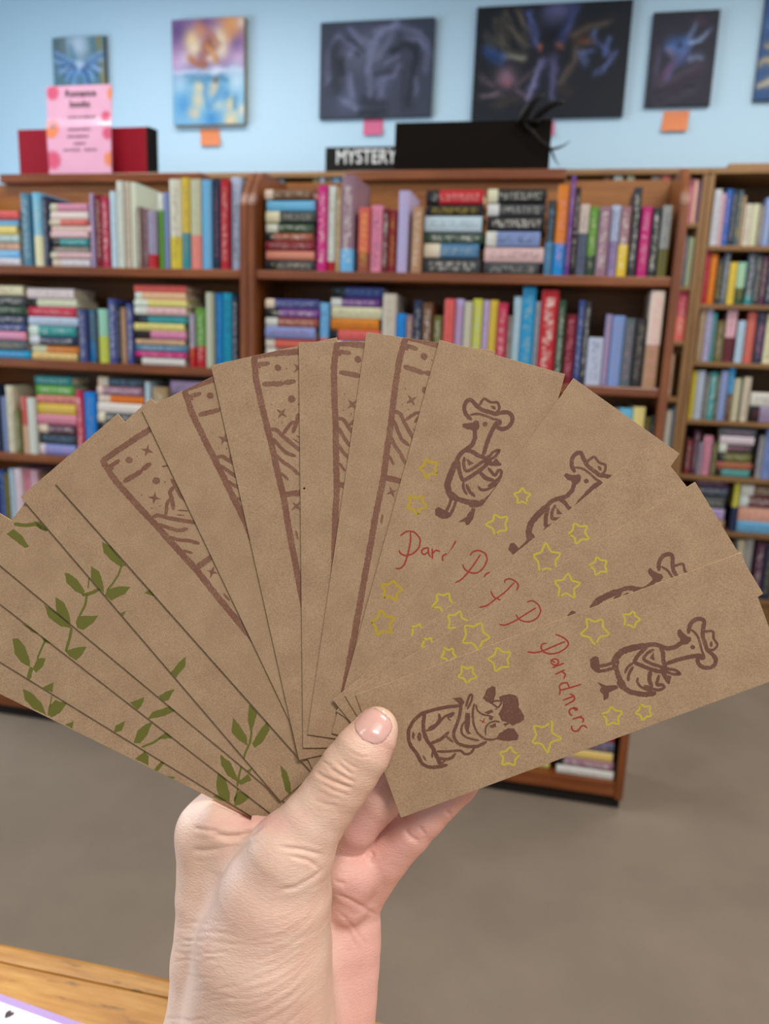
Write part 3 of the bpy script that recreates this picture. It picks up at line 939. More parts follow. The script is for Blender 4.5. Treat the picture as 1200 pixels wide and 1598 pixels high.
# black painting with winged horned figure and a rose
ST = [([(640, 70)], 95, (112, 112, 165), .85), ([(620, 235)], 60, (34, 34, 44), .9), ([(450, 70), (490, 180), (500, 275)], 24, (92, 105, 172), .85), ([(770, 40), (730, 190), (670, 290)], 24, (92, 100, 165), .85),
      ([(600, 340)], 50, (44, 42, 58), .8), ([(565, 400), (525, 560), (480, 640)], 26, (108, 104, 152), .9), ([(618, 400), (650, 520), (655, 655)], 26, (108, 104, 152), .9), ([(523, 308)], 17, (235, 125, 85), .95), ([(675, 315)], 17, (235, 125, 85), .95)]
for a, wd, c in (([(225, 110), (255, 260), (300, 320), (430, 380)], 20, (112, 104, 92)), ([(295, 60), (340, 200), (440, 290)], 20, (118, 108, 94)), ([(375, 50), (430, 200)], 18, (112, 98, 86)), ([(150, 200), (230, 290)], 20, (92, 90, 80)),
                 ([(260, 140), (300, 250)], 12, (70, 58, 50)), ([(290, 340), (430, 370)], 16, (130, 130, 120)), ([(150, 310), (280, 385)], 28, (52, 88, 165)), ([(325, 500)], 75, (168, 130, 150), ), ([(330, 535)], 28, (150, 92, 104)),
                 ([(140, 500), (230, 550)], 16, (118, 98, 112)), ([(150, 630), (270, 610)], 16, (120, 104, 114)), ([(400, 570), (500, 480)], 14, (122, 102, 116)), ([(400, 600), (470, 640)], 16, (120, 100, 122)), ([(250, 690), (400, 650)], 20, (96, 86, 80)),
                 ([(890, 275), (920, 220)], 18, (110, 130, 195)), ([(795, 360), (840, 425)], 18, (105, 122, 180)), ([(810, 370), (890, 340)], 18, (95, 110, 165)), ([(935, 280), (970, 340)], 16, (85, 98, 150)), ([(965, 370), (1010, 260)], 16, (100, 118, 185)),
                 ([(940, 500), (1040, 350)], 15, (100, 118, 190)), ([(760, 240), (880, 185), (1010, 140)], 22, (104, 90, 80)), ([(780, 285), (870, 270)], 22, (128, 80, 58)), ([(715, 560), (770, 420), (780, 320)], 22, (100, 84, 78)), ([(760, 600)], 50, (64, 56, 58))):
    ST.append((a, wd, c, .8))
canvas('largest painting, black with orange-eyed horned figure and a rose', (740, 980, 5, 183.5), 0.004, 0.02, (80, 1140, 20, 785), flat((40, 44, 51)), ST, M['canvas_dark'], 110, 85)
# blue dragon head in profile
ST = [([(760, 195)], 40, (72, 108, 170), .9), ([(820, 190)], 38, (70, 104, 162), .9), ([(740, 215), (800, 240), (850, 190)], 20, (92, 118, 178), .8), ([(740, 345), (780, 290), (845, 262)], 22, (78, 92, 148), .9), ([(720, 345), (765, 285)], 12, (140, 95, 125), .9),
      ([(735, 215), (770, 250)], 10, (150, 130, 160), .7), ([(850, 185), (900, 185), (945, 140)], 12, (140, 165, 208), .9), ([(840, 165), (872, 108)], 10, (120, 145, 190), .9), ([(850, 265), (930, 265)], 10, (140, 160, 200), .9), ([(880, 110), (910, 90)], 14, (95, 70, 90), .7),
      ([(720, 385), (930, 300)], 24, (92, 80, 96), .7), ([(700, 445), (900, 385)], 20, (82, 74, 90), .6), ([(690, 230), (680, 330)], 26, (72, 68, 92), .7), ([(800, 200)], 8, (25, 30, 45), .9)]
canvas('small painting of a blue dragon head in profile above an orange note', (1013, 1116, 17, 165), 0.004, 0.02, (640, 990, 50, 475), flat((56, 56, 68)), ST, M['canvas_dark'], 60, 80)
ST = [([(1160, 280), (1230, 250)], 18, (212, 190, 140), .9), ([(1160, 370), (1240, 350)], 18, (205, 190, 150), .9), ([(1180, 190), (1250, 170)], 16, (190, 165, 110), .8), ([(1170, 100), (1300, 60)], 30, (95, 130, 180), .8), ([(1300, 300)], 60, (225, 215, 190), .7)]
canvas('blue and cream painting cut off by the right photo edge', (1187, 1262, -25, 155), 0.004, 0.02, (1145, 1360, -70, 440), flat((62, 92, 142)), ST, M['canvas_dark'], 50, 80)


# ------------------------------------------------------------------ sticky notes
def note(px, mat, label, sk=0.0):
    x0, x1, y0, y1 = px
    Y = WALLY - 0.002
    a, b = at_y(x0, y0, Y), at_y(x1, y1, Y)
    W, Hh = b[0] - a[0], a[2] - b[2]
    n = 8
    v, f = [], []
    for side in (0, 1):
        for j in range(n + 1):
            t = j / n
            for i in (0, 1):
                v.append((i * W + sk * t * W, -0.001 - 0.012 * t ** 2.5 - (0 if side else 0.0004), -t * Hh))
    N2 = (n + 1) * 2
    for j in range(n):
        q = j * 2
        f += [(q, q + 2, q + 3, q + 1), (N2 + q + 1, N2 + q + 3, N2 + q + 2, N2 + q), (q, N2 + q, N2 + q + 2, q + 2), (q + 1, q + 3, N2 + q + 3, N2 + q + 1)]
    f += [(0, 1, N2 + 1, N2), (N2 - 2, 2 * N2 - 2, 2 * N2 - 1, N2 - 1)]
    o = pyd('sticky_note', v, f, mat)
    o.location = (a[0], Y, a[2])
    tag(o, label, 'sticky note', 'sticky notes under the paintings')


note((312, 342, 201, 228), M['note_orange'], 'orange sticky note below the tall swan painting', 0.1)
note((568, 597, 186, 211), M['note_pink'], 'pink sticky note below the dark horned dragon painting')
note((1036, 1073, 174, 205), M['note_orange'], 'orange sticky note below the small blue dragon painting', -0.05)
note((840, 864, 190, 213), M['note_pink'], 'pink sticky note mostly hidden behind the dark board')


# ------------------------------------------------------------------ things on top of the cases
def text_mesh(body, size, bold=0.0):
    c = bpy.data.curves.new('text', 'FONT')
    c.body = body
    c.size = size
    c.align_x = 'CENTER'
    c.align_y = 'CENTER'
    c.offset = bold
    c.extrude = 0.0004
    o = bpy.data.objects.new('text_tmp', c)
    COL.objects.link(o)
    dg = bpy.context.evaluated_depsgraph_get()
    me = bpy.data.meshes.new_from_object(o.evaluated_get(dg))
    bpy.data.objects.remove(o)
    bpy.data.curves.remove(c)
    me.materials.clear()
    return me


def lettering(name, body, size, mat, parent, x, y, z, bold=0.0, sx=1.0):
    me = text_mesh(body, size, bold)
    o = mesh_obj(name, me, mat, parent)
    o.location = (x, y, z)
    o.rotation_euler = (math.radians(90), 0, 0)
    o.scale = (sx, 1, 1)
    return o


# section sign on the wall bookcase
Y = YW + 0.05
a, b = at_y(508, 229, Y), at_y(660, 262, Y)
zb = WTOP + 0.0008
r = empty('section_sign', ((a[0] + b[0]) / 2, Y, zb), 'black section sign with white capital letters reading MYSTERY on wall bookcase', 'sign')
W, Hh = b[0] - a[0], at_y(560, 229, Y)[2] - zb
box('sign_board', (-W / 2, 0, 0), (W / 2, 0.02, Hh), M['black'], r, 0.002)
xm = at_y(571, 245, Y)[0] - (a[0] + b[0]) / 2
cap = at_y(571, 235, Y)[2] - at_y(571, 257, Y)[2]
t = lettering('lettering', 'MYSTERY', cap / 0.70, M['white_ink'], r, xm, -0.001, (at_y(571, 245.5, Y)[2] - zb), 0.0009, 0.93)
wd = t.dimensions[0]
bpy.context.view_layer.update()
wd = max(v.co[0] for v in t.data.vertices) - min(v.co[0] for v in t.data.vertices)
t.scale = ((at_y(618, 245, Y)[0] - at_y(524, 245, Y)[0]) / wd, 1, 1)

# dark board on the right plank
Y = 2.16
a, b = at_y(617, 190, Y), at_y(856, 266, Y)
zb = PL_TOP + 0.0006
zt = at_y(736, 188.5, Y)[2]
r = empty('dark_board', ((a[0] + b[0]) / 2, Y, zb), 'large plain dark brown board standing on the right bookcase plank', 'board')
W = b[0] - a[0]
box('panel', (-W / 2, 0, 0), (W / 2, 0.012, zt - zb), M['darkboard'], r, 0.002)
box('easel_foot', (-0.03, 0.012, 0), (0.03, 0.12, 0.012), M['darkboard'], r, 0.002)
prism('easel_strut', [(0.0125, 0.012), (0.11, 0.012), (0.0125, (zt - zb) * 0.7)], 0, -0.006, 0.006, M['darkboard'], r)

# black ornament of curved horns hooked on the board's right corner
Y = 2.15
r = empty('horned_ornament', tuple(at_y(838, 190, Y)), 'black ornament with curved horns and thin forked tail on the dark board corner', 'ornament')
o0 = np.array(r.location)


def orn(name, pts, rad):
    P = [at_y(x, y, Y - 0.006 - dz) - o0 for x, y, dz in pts]
    tube(name, P, rad, M['black'], r)


orn('horn', [(810, 192, 0), (818, 180, .004), (828, 164, .008), (838, 154, .008), (849, 148, .004)], [.008, .011, .010, .006, .001])
orn('horn', [(832, 188, 0), (842, 176, .006), (856, 166, .01), (870, 160, .008), (884, 159, .004)], [.006, .010, .009, .006, .001])
orn('body', [(806, 190, 0), (818, 186, .003), (832, 189, .004), (842, 190, 0)], [.003, .008, .008, .003])
orn('tail', [(818, 190, .002), (828, 203, .004), (842, 219, .004), (856, 229, .002), (862, 233, 0)], [.006, .005, .004, .003, .0025])
orn('tail_spike', [(860, 233, 0), (870, 231, 0), (880, 227, 0), (890, 220, 0)], [.003, .003, .002, .0006])
orn('tail_spike', [(860, 233, 0), (863, 242, 0), (867, 251, 0), (873, 259, 0)], [.003, .0028, .0018, .0006])

# red board and pink sign on the left plank
Y = 2.14
zb = PL_TOP + 0.0006
a, b = at_y(31, 272, Y), at_y(236, 272, Y)
zt = at_y(130, 200, Y)[2]
W = b[0] - a[0]
r = empty('red_display_board', ((a[0] + b[0]) / 2, Y, zb), 'plain red display board with black right edge behind the pink sign', 'board')
box('front_panel', (-W / 2, 0, 0), (W / 2 - 0.012, 0.01, zt - zb), M['red_board'], r, 0.0015)
prism('side_edge', [(W / 2 - 0.012, 0.0), (W / 2 - 0.004, -0.0), (W / 2 + 0.004, 0.035), (W / 2 - 0.004, 0.035)], 2, 0, zt - zb, M['black'], r)
prism('left_support', [(-W / 2, 0.01), (-W / 2 + 0.008, 0.01), (-W / 2 + 0.008, 0.1), (-W / 2, 0.1)], 2, 0, zt - zb, M['red_board'], r)


def sign_mat():
    m, nt, bs, N, L = newmat('pink_sign_print')
    f = noise(nt, mapped(nt), 25, 3)
    L(mixrgb(nt, f, lin('e2a3c4'), lin('eeb6d0')), bs.inputs['Base Color'])
    bs.inputs['Roughness'].default_value = 0.35
    bs.inputs['Coat Weight'].default_value = 1.0
    bs.inputs['Coat Roughness'].default_value = 0.08
    return m


M['sign_pink'] = sign_mat()
M['flower_red'] = plain('flower_rose', 'd8567a', 0.4)
M['flower_orange'] = plain('flower_orange', 'ec8a58', 0.4)
M['flower_heart'] = plain('flower_heart', 'a9848f', 0.4)
Y = 2.10
a, b = at_y(77, 272, Y), at_y(174, 272, Y)
W = b[0] - a[0]
xc = (a[0] + b[0]) / 2
H1 = at_y(125, 190, Y)[2] - zb
H2 = at_y(125, 131, Y)[2] - zb
r = empty('pink_sign', (xc, Y, zb), 'pink flowered Romance books sign in a bent acrylic stand', 'sign')


_zs = np.linspace(0, H2 + 0.001, 600)
_in = 1 / (1 + np.exp(-(_zs - (H1 - 0.011)) / 0.0014)) * 1 / (1 + np.exp((_zs - (H1 + 0.011)) / 0.0014))
_up = 1 / (1 + np.exp(-(_zs - (H1 + 0.011)) / 0.0014))
_sl = _in * (0.306 + 3.2 * (_zs - H1)) + _up * 0.04
_yy = np.concatenate([[0], np.cumsum((_sl[1:] + _sl[:-1]) / 2 * np.diff(_zs))])


def sign_y(z):
    """profile of the bent sheet: upright below, a slanting fold, leaning back a little above"""
    return float(np.interp(z, _zs, _yy))


NZ = 240
v, f = [], []
for j in range(NZ + 1):
    z = H2 * j / NZ
    for x in (-W / 2, W / 2):
        v.append((x * (1 + 0.04 * z / H2), sign_y(z), z))
NF = len(v)
v += [(p[0], p[1] + 0.003, p[2]) for p in v]
for j in range(NZ):
    q = 2 * j
    f += [(q, q + 1, q + 3, q + 2), (NF + q + 1, NF + q, NF + q + 2, NF + q + 3), (q, q + 2, NF + q + 2, NF + q), (q + 1, NF + q + 1, NF + q + 3, q + 3)]
f += [(0, NF, NF + 1, 1), (NF - 2, NF - 1, 2 * NF - 1, 2 * NF - 2)]
sheet = pyd('sign_sheet', v, f, M['sign_pink'], r, True)
sheet.data.set_sharp_from_angle(angle=math.radians(40))
box('stand_foot', (-W / 2 * 0.9, 0.003, 0), (W / 2 * 0.9, 0.03, 0.003), M['sign_pink'], r)


def flower(px, py, R, mat, heart=False, np_=12):
    P = at_y(px, py, Y)
    cx, cz = P[0] - xc, P[2] - zb
    Rm = R * 2.1 / FPX
    hw = W / 2 * (1 + 0.04 * cz / H2) - 0.0005
    n = np_ * 6
    ring = []
    for i in range(n):
        t = 2 * math.pi * i / n
        rr = Rm * (0.82 + 0.18 * math.cos(np_ * t))
        ring.append((min(max(cx + rr * math.cos(t), -hw), hw), min(max(cz + rr * math.sin(t), 0.001), H2 - 0.0005)))
    c = (min(max(cx, -hw), hw), cz)
    vv = [(c[0], sign_y(c[1]) - 0.0006, c[1])] + [(x, sign_y(z) - 0.0006, z) for x, z in ring]
    o = pyd('printed_flower', vv, [(0, 1 + i, 1 + (i + 1) % n) for i in range(n)], mat, r)
    if heart:
        flower(px + 3, py, R * 0.32, M['flower_heart'])


for fx, fy, R, m_ in ((79, 143, 13, 'flower_red'), (173, 144, 12, 'flower_orange'), (80, 202, 16, 'flower_orange'), (163, 180, 9, 'flower_red'), (168, 208, 11, 'flower_red'),
                      (83, 250, 17, 'flower_red'), (172, 248, 13, 'flower_orange')):
    flower(fx, fy, R, M[m_])
flower(82, 198, 5, M['flower_heart'])
for body, py, sz in (('Romance', 144, 0.026), ('books', 161, 0.026)):
    z = at_y(125, py, Y)[2] - zb
    t = lettering('lettering', body, sz, M['dark_ink'], r, (0.003 if body == 'books' else 0.006), sign_y(z) - 0.0012, z, 0.0002)
    t.rotation_euler = (math.radians(90 - 5), 0, 0)
for py, x0, x1 in ((182, 104, 146), (202, 106, 142), (213, 105, 138), (224, 115, 132), (234, 99, 125), (234, 132, 149)):
    z = at_y(125, py, Y)[2] - zb
    xx = at_y(x0, py, Y)[0] - xc
    xe = at_y(x1, py, Y)[0] - xc
    vv, ff = [], []
    while xx < xe:
        l = 0.002 + 0.003 * rng.rand()
        hh = 0.0022 + 0.0016 * rng.rand()
        k = len(vv)
        vv += [(xx, sign_y(z) - 0.0006, z - hh), (xx + l, sign_y(z) - 0.0006, z - hh), (xx + l, sign_y(z) - 0.0006, z + hh), (xx, sign_y(z) - 0.0006, z + hh)]
        ff.append((k, k + 1, k + 2, k + 3))
        xx += l + 0.0012
    pyd('printed_line', vv, ff, M['grey_ink'], r)

# ------------------------------------------------------------------ the counter in front and the sheet on it
ZC = 0.70
A, B = at_z(0, 1470, ZC), at_z(620, 1599, ZC)
d = (B - A) / np.linalg.norm(B - A)
nrm = np.array([d[1], -d[0], 0])        # towards the camera
ang = math.atan2(d[1], d[0])
G = at_z(0, 1500, ZC)
sw = float((G - A) @ nrm)               # width of the edge strip
L0, L1 = -0.9, 1.2
r = empty('counter', (A[0], A[1], 0), 'honey oak counter with edge strip at the bottom of the photo', 'counter')
r.rotation_euler = (0, 0, ang)
# local: x along the edge, -y towards the camera
box('edge_strip', (L0, -sw, ZC - 0.045), (L1, 0, ZC), M['counter'], r, 0.004)
yy = -sw - 0.0008
for k, wdt in enumerate((0.085, 0.09, 0.08)):
    box('plank', (L0, yy - wdt, ZC - 0.04), (L1, yy, ZC - 0.0006 * (k % 2)), M['counter'], r, 0.0015)
    yy -= wdt + 0.0006
box('front_panel', (L0 + 0.02, -0.05, 0.0), (L1 - 0.02, -0.03, ZC - 0.046), M['counter'], r, 0.002)


def sheet_mat():
    m, nt, bs, N, L = newmat('white_sheet')
    f = noise(nt, mapped(nt), 60, 2)
    L(mixrgb(nt, f, lin('eef2f4'), lin('e6ebf0')), bs.inputs['Base Color'])
    bs.inputs['Roughness'].default_value = 0.4
    return m


M['sheet'] = sheet_mat()
M['sheet_purple'] = plain('purple_border', 'a78cc4', 0.5, 0.06)
p0, p1 = at_z(0, 1553, ZC), at_z(128, 1599, ZC)
pd = (p1 - p0) / np.linalg.norm(p1 - p0)
ang2 = math.atan2(pd[1], pd[0])
pn = np.array([pd[1], -pd[0], 0])
bw = float((at_z(0, 1566, ZC) - p0) @ pn)
p0s = p0 - pd * 0.16
r = empty('printed_sheet', (p0s[0], p0s[1], ZC + 0.0007), 'white sheet with purple border lying on the counter', 'paper')
r.rotation_euler = (0, 0, ang2)
box('sheet', (0, -0.14, 0), (0.24, 0, 0.0005), M['sheet_purple'], r)
box('white_print', (bw, -0.14 + bw, 0.0005), (0.24 - bw, -bw, 0.0007), M['sheet'], r)
q = at_z(14, 1586, ZC)
rel = q - p0s
cx, cy = float(rel @ pd), float(-(rel @ pn))
hrt = [(0, -1.0), (0.55, -0.45), (0.9, 0.15), (0.75, 0.7), (0.35, 0.8), (0.1, 0.45), (-0.15, 0.9), (-0.7, 0.75), (-0.85, 0.1), (-0.5, -0.5)]
pyd('printed_mark', [(cx + 0.0035 * x, cy + 0.0035 * y, 0.0009) for x, y in hrt], [tuple(range(len(hrt)))], M['dark_ink'], r)
# ------------------------------------------------------------------ the fanned bookmarks
CW, CL, CT = 0.0512, 0.1605, 0.00042
D0 = 0.3000
STACK = [0, .0006, .0012, .0018, .0024, .0033, .0041, .0050, .0059, .0068, .0080, .0092, .0103, .0114, .0125]


def zmap(ox, oy, sc):
    return lambda pts: [(ox + x / sc, oy + y / sc) for x, y in pts]


def clip_poly(P, x0, x1, y0, y1):
    for ax, lim, sg in ((0, x0, 1), (0, x1, -1), (1, y0, 1), (1, y1, -1)):
        Q = []
        for i in range(len(P)):
            a, b = P[i - 1], P[i]
            ia, ib = sg * (a[ax] - lim) >= 0, sg * (b[ax] - lim) >= 0
            if ia != ib:
                t = (lim - a[ax]) / (b[ax] - a[ax])
                Q.append((a[0] + t * (b[0] - a[0]), a[1] + t * (b[1] - a[1])))
            if ib:
                Q.append(b)
        P = Q
        if len(P) < 3:
            return []
    return P


class Card:
    def __init__(self, H, F, k, label, group='kraft bookmarks fanned out in the hand'):
        self.dep = D0 + STACK[k]
        H, F = np.array(H, float), np.array(F, float)
        dv = (F - H) / np.linalg.norm(F - H)
        self.H, self.d, self.r = H, dv, np.array([dv[1], -dv[0]])
        self.s = self.dep / FPX
        o = camp(H[0], H[1], self.dep)
        X, Yv = (self.r[0], -self.r[1], 0), (-dv[0], dv[1], 0)
        loc = Matrix(((X[0], Yv[0], 0, o[0]), (X[1], Yv[1], 0, o[1]), (0, 0, 1, o[2]), (0, 0, 0, 1)))
        self.root = empty('bookmark', (0, 0, 0), label, 'bookmark', group)
        self.root.matrix_world = CAMM @ loc
        cb = box('card', (0, -CL, -CT), (CW, 0, 0), M['kraft'], self.root, 0.00015)
        cb.data.materials.append(M['kraft_edge'])
        for p in cb.data.polygons:
            p.material_index = 0 if abs(p.normal.z) > 0.9 else 1

    def loc(self, p):
        q = np.array(p, float) - self.H
        return (float(q @ self.r) * self.s, -float(q @ self.d) * self.s)

    def px_local(self, p):
        q = np.array(p, float) - self.H
        return (float(q @ self.r), float(q @ self.d))

    def ink(self, name, mat, shapes, off=(0, 0), z=0.00003):
        """shapes in card pixels (u right, v down the card): ('r', pts, width) ribbon, ('f', pts) filled"""
        v, f = [], []
        zz = [z]

        def face(P):
            P = clip_poly([((x + off[0]) * self.s, -(y + off[1]) * self.s) for x, y in P], 0.0001, CW - 0.0001, -CL + 0.0001, -0.0001)
            if len(P) < 3:
                return
            n = len(v)
            v.extend((x, y, zz[0]) for x, y in P)
            f.append(tuple(range(n, n + len(P))))
        for sh in shapes:
            zz[0] += 0.0000012
            if sh[0] == 'r':
                pts = [np.array(p, float) for p in sh[1]]
                hw = sh[2] / 2
                # resample and roughen a little, as a hand-cut line would be
                Q = [pts[0]]
                for a, b in zip(pts[:-1], pts[1:]):
                    n = max(1, int(np.linalg.norm(b - a) / 2.5))
                    Q += [a + (b - a) * (i + 1) / n for i in range(n)]
                if len(Q) > 4:
                    for _ in range(2):
                        Q = [Q[0]] + [(Q[i - 1] + 2 * Q[i] + Q[i + 1]) / 4 for i in range(1, len(Q) - 1)] + [Q[-1]]
                Ls, Rs = [], []
                for i, p in enumerate(Q):
                    t = Q[min(i + 1, len(Q) - 1)] - Q[max(i - 1, 0)]
                    t = t / (np.linalg.norm(t) + 1e-9)
                    nn = np.array([-t[1], t[0]])
                    e = 0.72 if i in (0, len(Q) - 1) else 1.0
                    Ls.append(p + nn * hw * e * (0.9 + 0.25 * rng.rand()))
                    Rs.append(p - nn * hw * e * (0.9 + 0.25 * rng.rand()))
                for i in range(len(Q) - 1):
                    face([Ls[i], Ls[i + 1], Rs[i + 1], Rs[i]])
                for p, dr in ((Q[0], Q[0] - Q[1]), (Q[-1], Q[-1] - Q[-2])):
                    a0 = math.atan2(dr[1], dr[0])
                    face([p + hw * 0.8 * np.array([math.cos(a0 + t), math.sin(a0 + t)]) for t in np.linspace(-1.57, 1.57, 5)])
            else:
                P = [np.array(p, float) for p in sh[1]]
                Q = []
                for i in range(len(P)):
                    a, b = P[i], P[(i + 1) % len(P)]
                    n = max(1, int(np.linalg.norm(b - a) / 3))
                    Q += [a + (b - a) * k / n + 0.25 * rng.randn(2) for k in range(n)]
                for tri in tessellate_polygon([[Vector((p[0], p[1], 0)) for p in Q]]):
                    face([Q[k] for k in tri])
        if f:
            pyd(name, v, f, mat, self.root)


def ell(cx, cy, rx, ry, n=12):
    return [(cx + rx * math.cos(2 * math.pi * i / n), cy + ry * math.sin(2 * math.pi * i / n)) for i in range(n)]


def star_pts(cx, cy, R, rot, seed):
    g = np.random.RandomState(seed)
    pts = []
    for i in range(10):
        t = rot + math.pi * i / 5
        rr = R * (1.0 if i % 2 == 0 else 0.52) * (0.9 + 0.2 * g.rand())
        pts.append(np.array((cx + rr * math.cos(t), cy + rr * math.sin(t))))
    out = []
    for i in range(10):
        a, b, c = pts[i - 1], pts[i], pts[(i + 1) % 10]
        k = 0.28 if i % 2 == 0 else 0.12
        out += [b + (a - b) * k, b, b + (c - b) * k]
    return [tuple(p) for p in out] + [tuple(out[0])]


def star4(cx, cy, R, rot=0.35):
    P = []
    for i in range(8):
        t = rot + math.pi * i / 4
        rr = R if i % 2 == 0 else R * 0.32
        P.append((cx + rr * math.cos(t), cy + rr * math.sin(t)))
    return P


# front card frame is used to read the drawings off once, in card pixels
FAN = 'kraft bookmark with cowboy duck'
cards = {}
spec = [
    ('P1', (1157, 862), (557, 1083.5), 'front kraft bookmark with cowboy duck, cat and full red word Pardners'),
    ('P2', (1085, 752), (539, 1085), 'kraft bookmark right behind the front one, only hat tip and back of its duck showing'),
    ('P3', (1018, 692), (519, 1092), 'kraft bookmark with yellow stars and no duck showing, third from the front'),
    ('P4', (895, 590), (524, 1111), 'kraft bookmark whose stamped duck is cut diagonally below the hat brim'),
    ('P5', (686, 530), (517, 1147), 'kraft bookmark with nearly complete brown duck and red letters Pard'),
    ('B1', (572, 518), (478, 1157), 'kraft bookmark with tallest top corner and rust mountain stamp, left of the duck one'),
    ('B2', (466, 534), (473, 1182), 'upright kraft bookmark with tiny black speck and narrow strip of mountain stamp'),
    ('B3', (329, 570), (471, 1206), 'kraft bookmark with mountain stamp framed by dark top band, left of upright one'),
    ('B4', (221, 640), (498, 1222), 'kraft bookmark with narrow slanted mountain stamp between two wider mountain ones'),
    ('B5', (86, 754), (511, 1233), 'leftmost mountain-stamped kraft bookmark, beside the green leaf ones'),
    ('L1', (32, 775), (449, 1263), 'kraft bookmark with green leaves touching the leftmost mountain-stamped bookmark'),
    ('L2', (-21.6, 864), (470, 1273), 'second green-leaf kraft bookmark counted from the mountain ones, stem at its head'),
    ('L3', (-52, 902), (454, 1294), 'third green-leaf kraft bookmark counted from the mountain ones'),
    ('L4', (-115, 962), (430, 1297), 'fourth green-leaf kraft bookmark, just above the lowest one'),
    ('L5', (-137, 1015.6), (437, 1298.6), 'lowest green-leaf kraft bookmark at the bottom edge of the fan')]
for k, (nm, H, F, lab) in enumerate(spec):
    cards[nm] = Card(H, F, k, lab)
P1 = cards['P1']


def to_card(card, pts):
    return [card.px_local(p) for p in pts]


# ---- cowboy duck
za = zmap(900, 940, 4.615)
duck_r = [([(760, 285), (715, 320), (655, 335), (600, 312), (545, 300), (490, 312)], 28), ([(490, 312), (400, 328), (330, 350), (285, 390), (265, 440)], 40),
          ([(600, 315), (622, 360), (622, 420), (640, 460)], 26), ([(650, 440), (720, 415), (800, 395), (860, 385), (890, 380)], 26),
          ([(265, 440), (285, 490), (305, 560), (350, 610)], 26), ([(300, 580), (340, 620), (400, 650), (490, 665), (560, 655)], 32), ([(560, 655), (510, 632), (455, 605), (430, 570), (440, 548)], 18),
          ([(300, 420), (290, 470), (320, 550), (352, 600)], 14), ([(350, 505), (365, 465), (400, 440)], 18), ([(370, 560), (375, 510), (402, 470)], 20),
          ([(505, 322), (450, 370), (408, 430), (470, 457), (540, 485), (600, 500), (640, 490)], 25), ([(550, 342), (510, 362), (475, 408), (530, 440), (600, 462), (650, 480)], 20),
          ([(650, 480), (710, 485), (752, 518), (690, 518), (640, 495)], 18), ([(620, 510), (650, 560), (662, 578)], 24), ([(530, 500), (520, 560), (540, 600)], 26),
          ([(590, 530), (572, 598), (620, 590), (638, 612), (590, 635), (530, 618), (490, 602)], 20),
          ([(805, 215), (810, 170), (845, 125), (890, 115), (922, 130), (908, 190), (905, 240), (925, 300), (940, 345), (975, 370), (1005, 410), (998, 450), (960, 473), (910, 470), (872, 440), (868, 400)], 26),
          ([(830, 200), (865, 230), (888, 290), (900, 350), (920, 390)], 15), ([(915, 210), (985, 205), (985, 265), (1020, 305), (985, 345), (945, 340)], 16),
          ([(160, 460), (220, 450), (275, 428)], 20), ([(150, 498), (210, 490), (275, 468)], 20)]
duck_f = [[(525, 402), (553, 355), (560, 420)], [(605, 470), (665, 465), (645, 525), (600, 512)], [(630, 520), (682, 530), (672, 575), (648, 580)],
          [(725, 200), (745, 190), (765, 215), (790, 240), (820, 250), (825, 275), (800, 300), (770, 305), (745, 290), (745, 260), (730, 240)], ell(836, 322, 18, 17), ell(903, 395, 24, 22), ell(968, 300, 11, 20),
          [(95, 410), (130, 385), (155, 395), (165, 460), (172, 505), (130, 500), (100, 465)], [(150, 575), (215, 600), (290, 595), (300, 618), (232, 650), (225, 690), (195, 705), (190, 660), (165, 635), (178, 610)]]
DUCK = [('r', to_card(P1, za(p)), w_ / 4.1) for p, w_ in duck_r] + [('f', to_card(P1, za(p))) for p in duck_f]
# ---- sitting cat in a hat
zb_ = zmap(620, 1050, 5.217)
cat_r = [([(500, 270), (420, 275), (300, 300), (200, 330), (130, 390), (92, 460), (90, 540), (115, 610)], 26), ([(115, 600), (160, 660), (200, 740), (260, 770), (340, 765), (400, 750)], 26),
         ([(222, 325), (210, 420), (215, 480), (240, 550), (290, 610), (320, 680), (350, 745)], 28), ([(240, 470), (290, 455), (330, 420), (360, 380), (390, 350), (460, 330)], 18), ([(340, 340), (350, 370), (320, 420), (260, 450)], 22),
         ([(280, 570), (350, 545), (400, 500), (415, 485)], 24), ([(400, 520), (450, 560)], 18), ([(330, 640), (420, 640), (520, 630), (545, 665), (590, 660), (620, 630), (625, 600)], 19), ([(340, 695), (400, 705), (450, 690), (470, 660)], 22), ([(345, 745), (385, 718)], 16),
         ([(520, 265), (505, 360), (480, 430), (455, 490), (465, 540), (500, 580), (570, 600), (650, 600), (720, 565)], 24), ([(545, 400), (520, 440), (525, 500), (560, 525), (610, 540), (660, 550)], 16),
         ([(625, 255), (612, 330), (620, 420), (650, 490), (710, 540), (780, 545)], 17), ([(560, 270), (580, 200), (600, 165), (614, 190), (600, 240), (572, 290)], 17), ([(430, 330), (470, 320), (440, 360), (400, 360), (430, 385)], 12),
         ([(640, 260), (650, 310), (700, 342), (760, 350)], 13), ([(720, 505), (715, 450), (740, 410), (800, 390), (830, 400)], 12), ([(760, 242), (800, 268), (820, 292), (855, 230), (800, 225), (760, 245)], 13), ([(780, 540), (810, 535)], 14)]
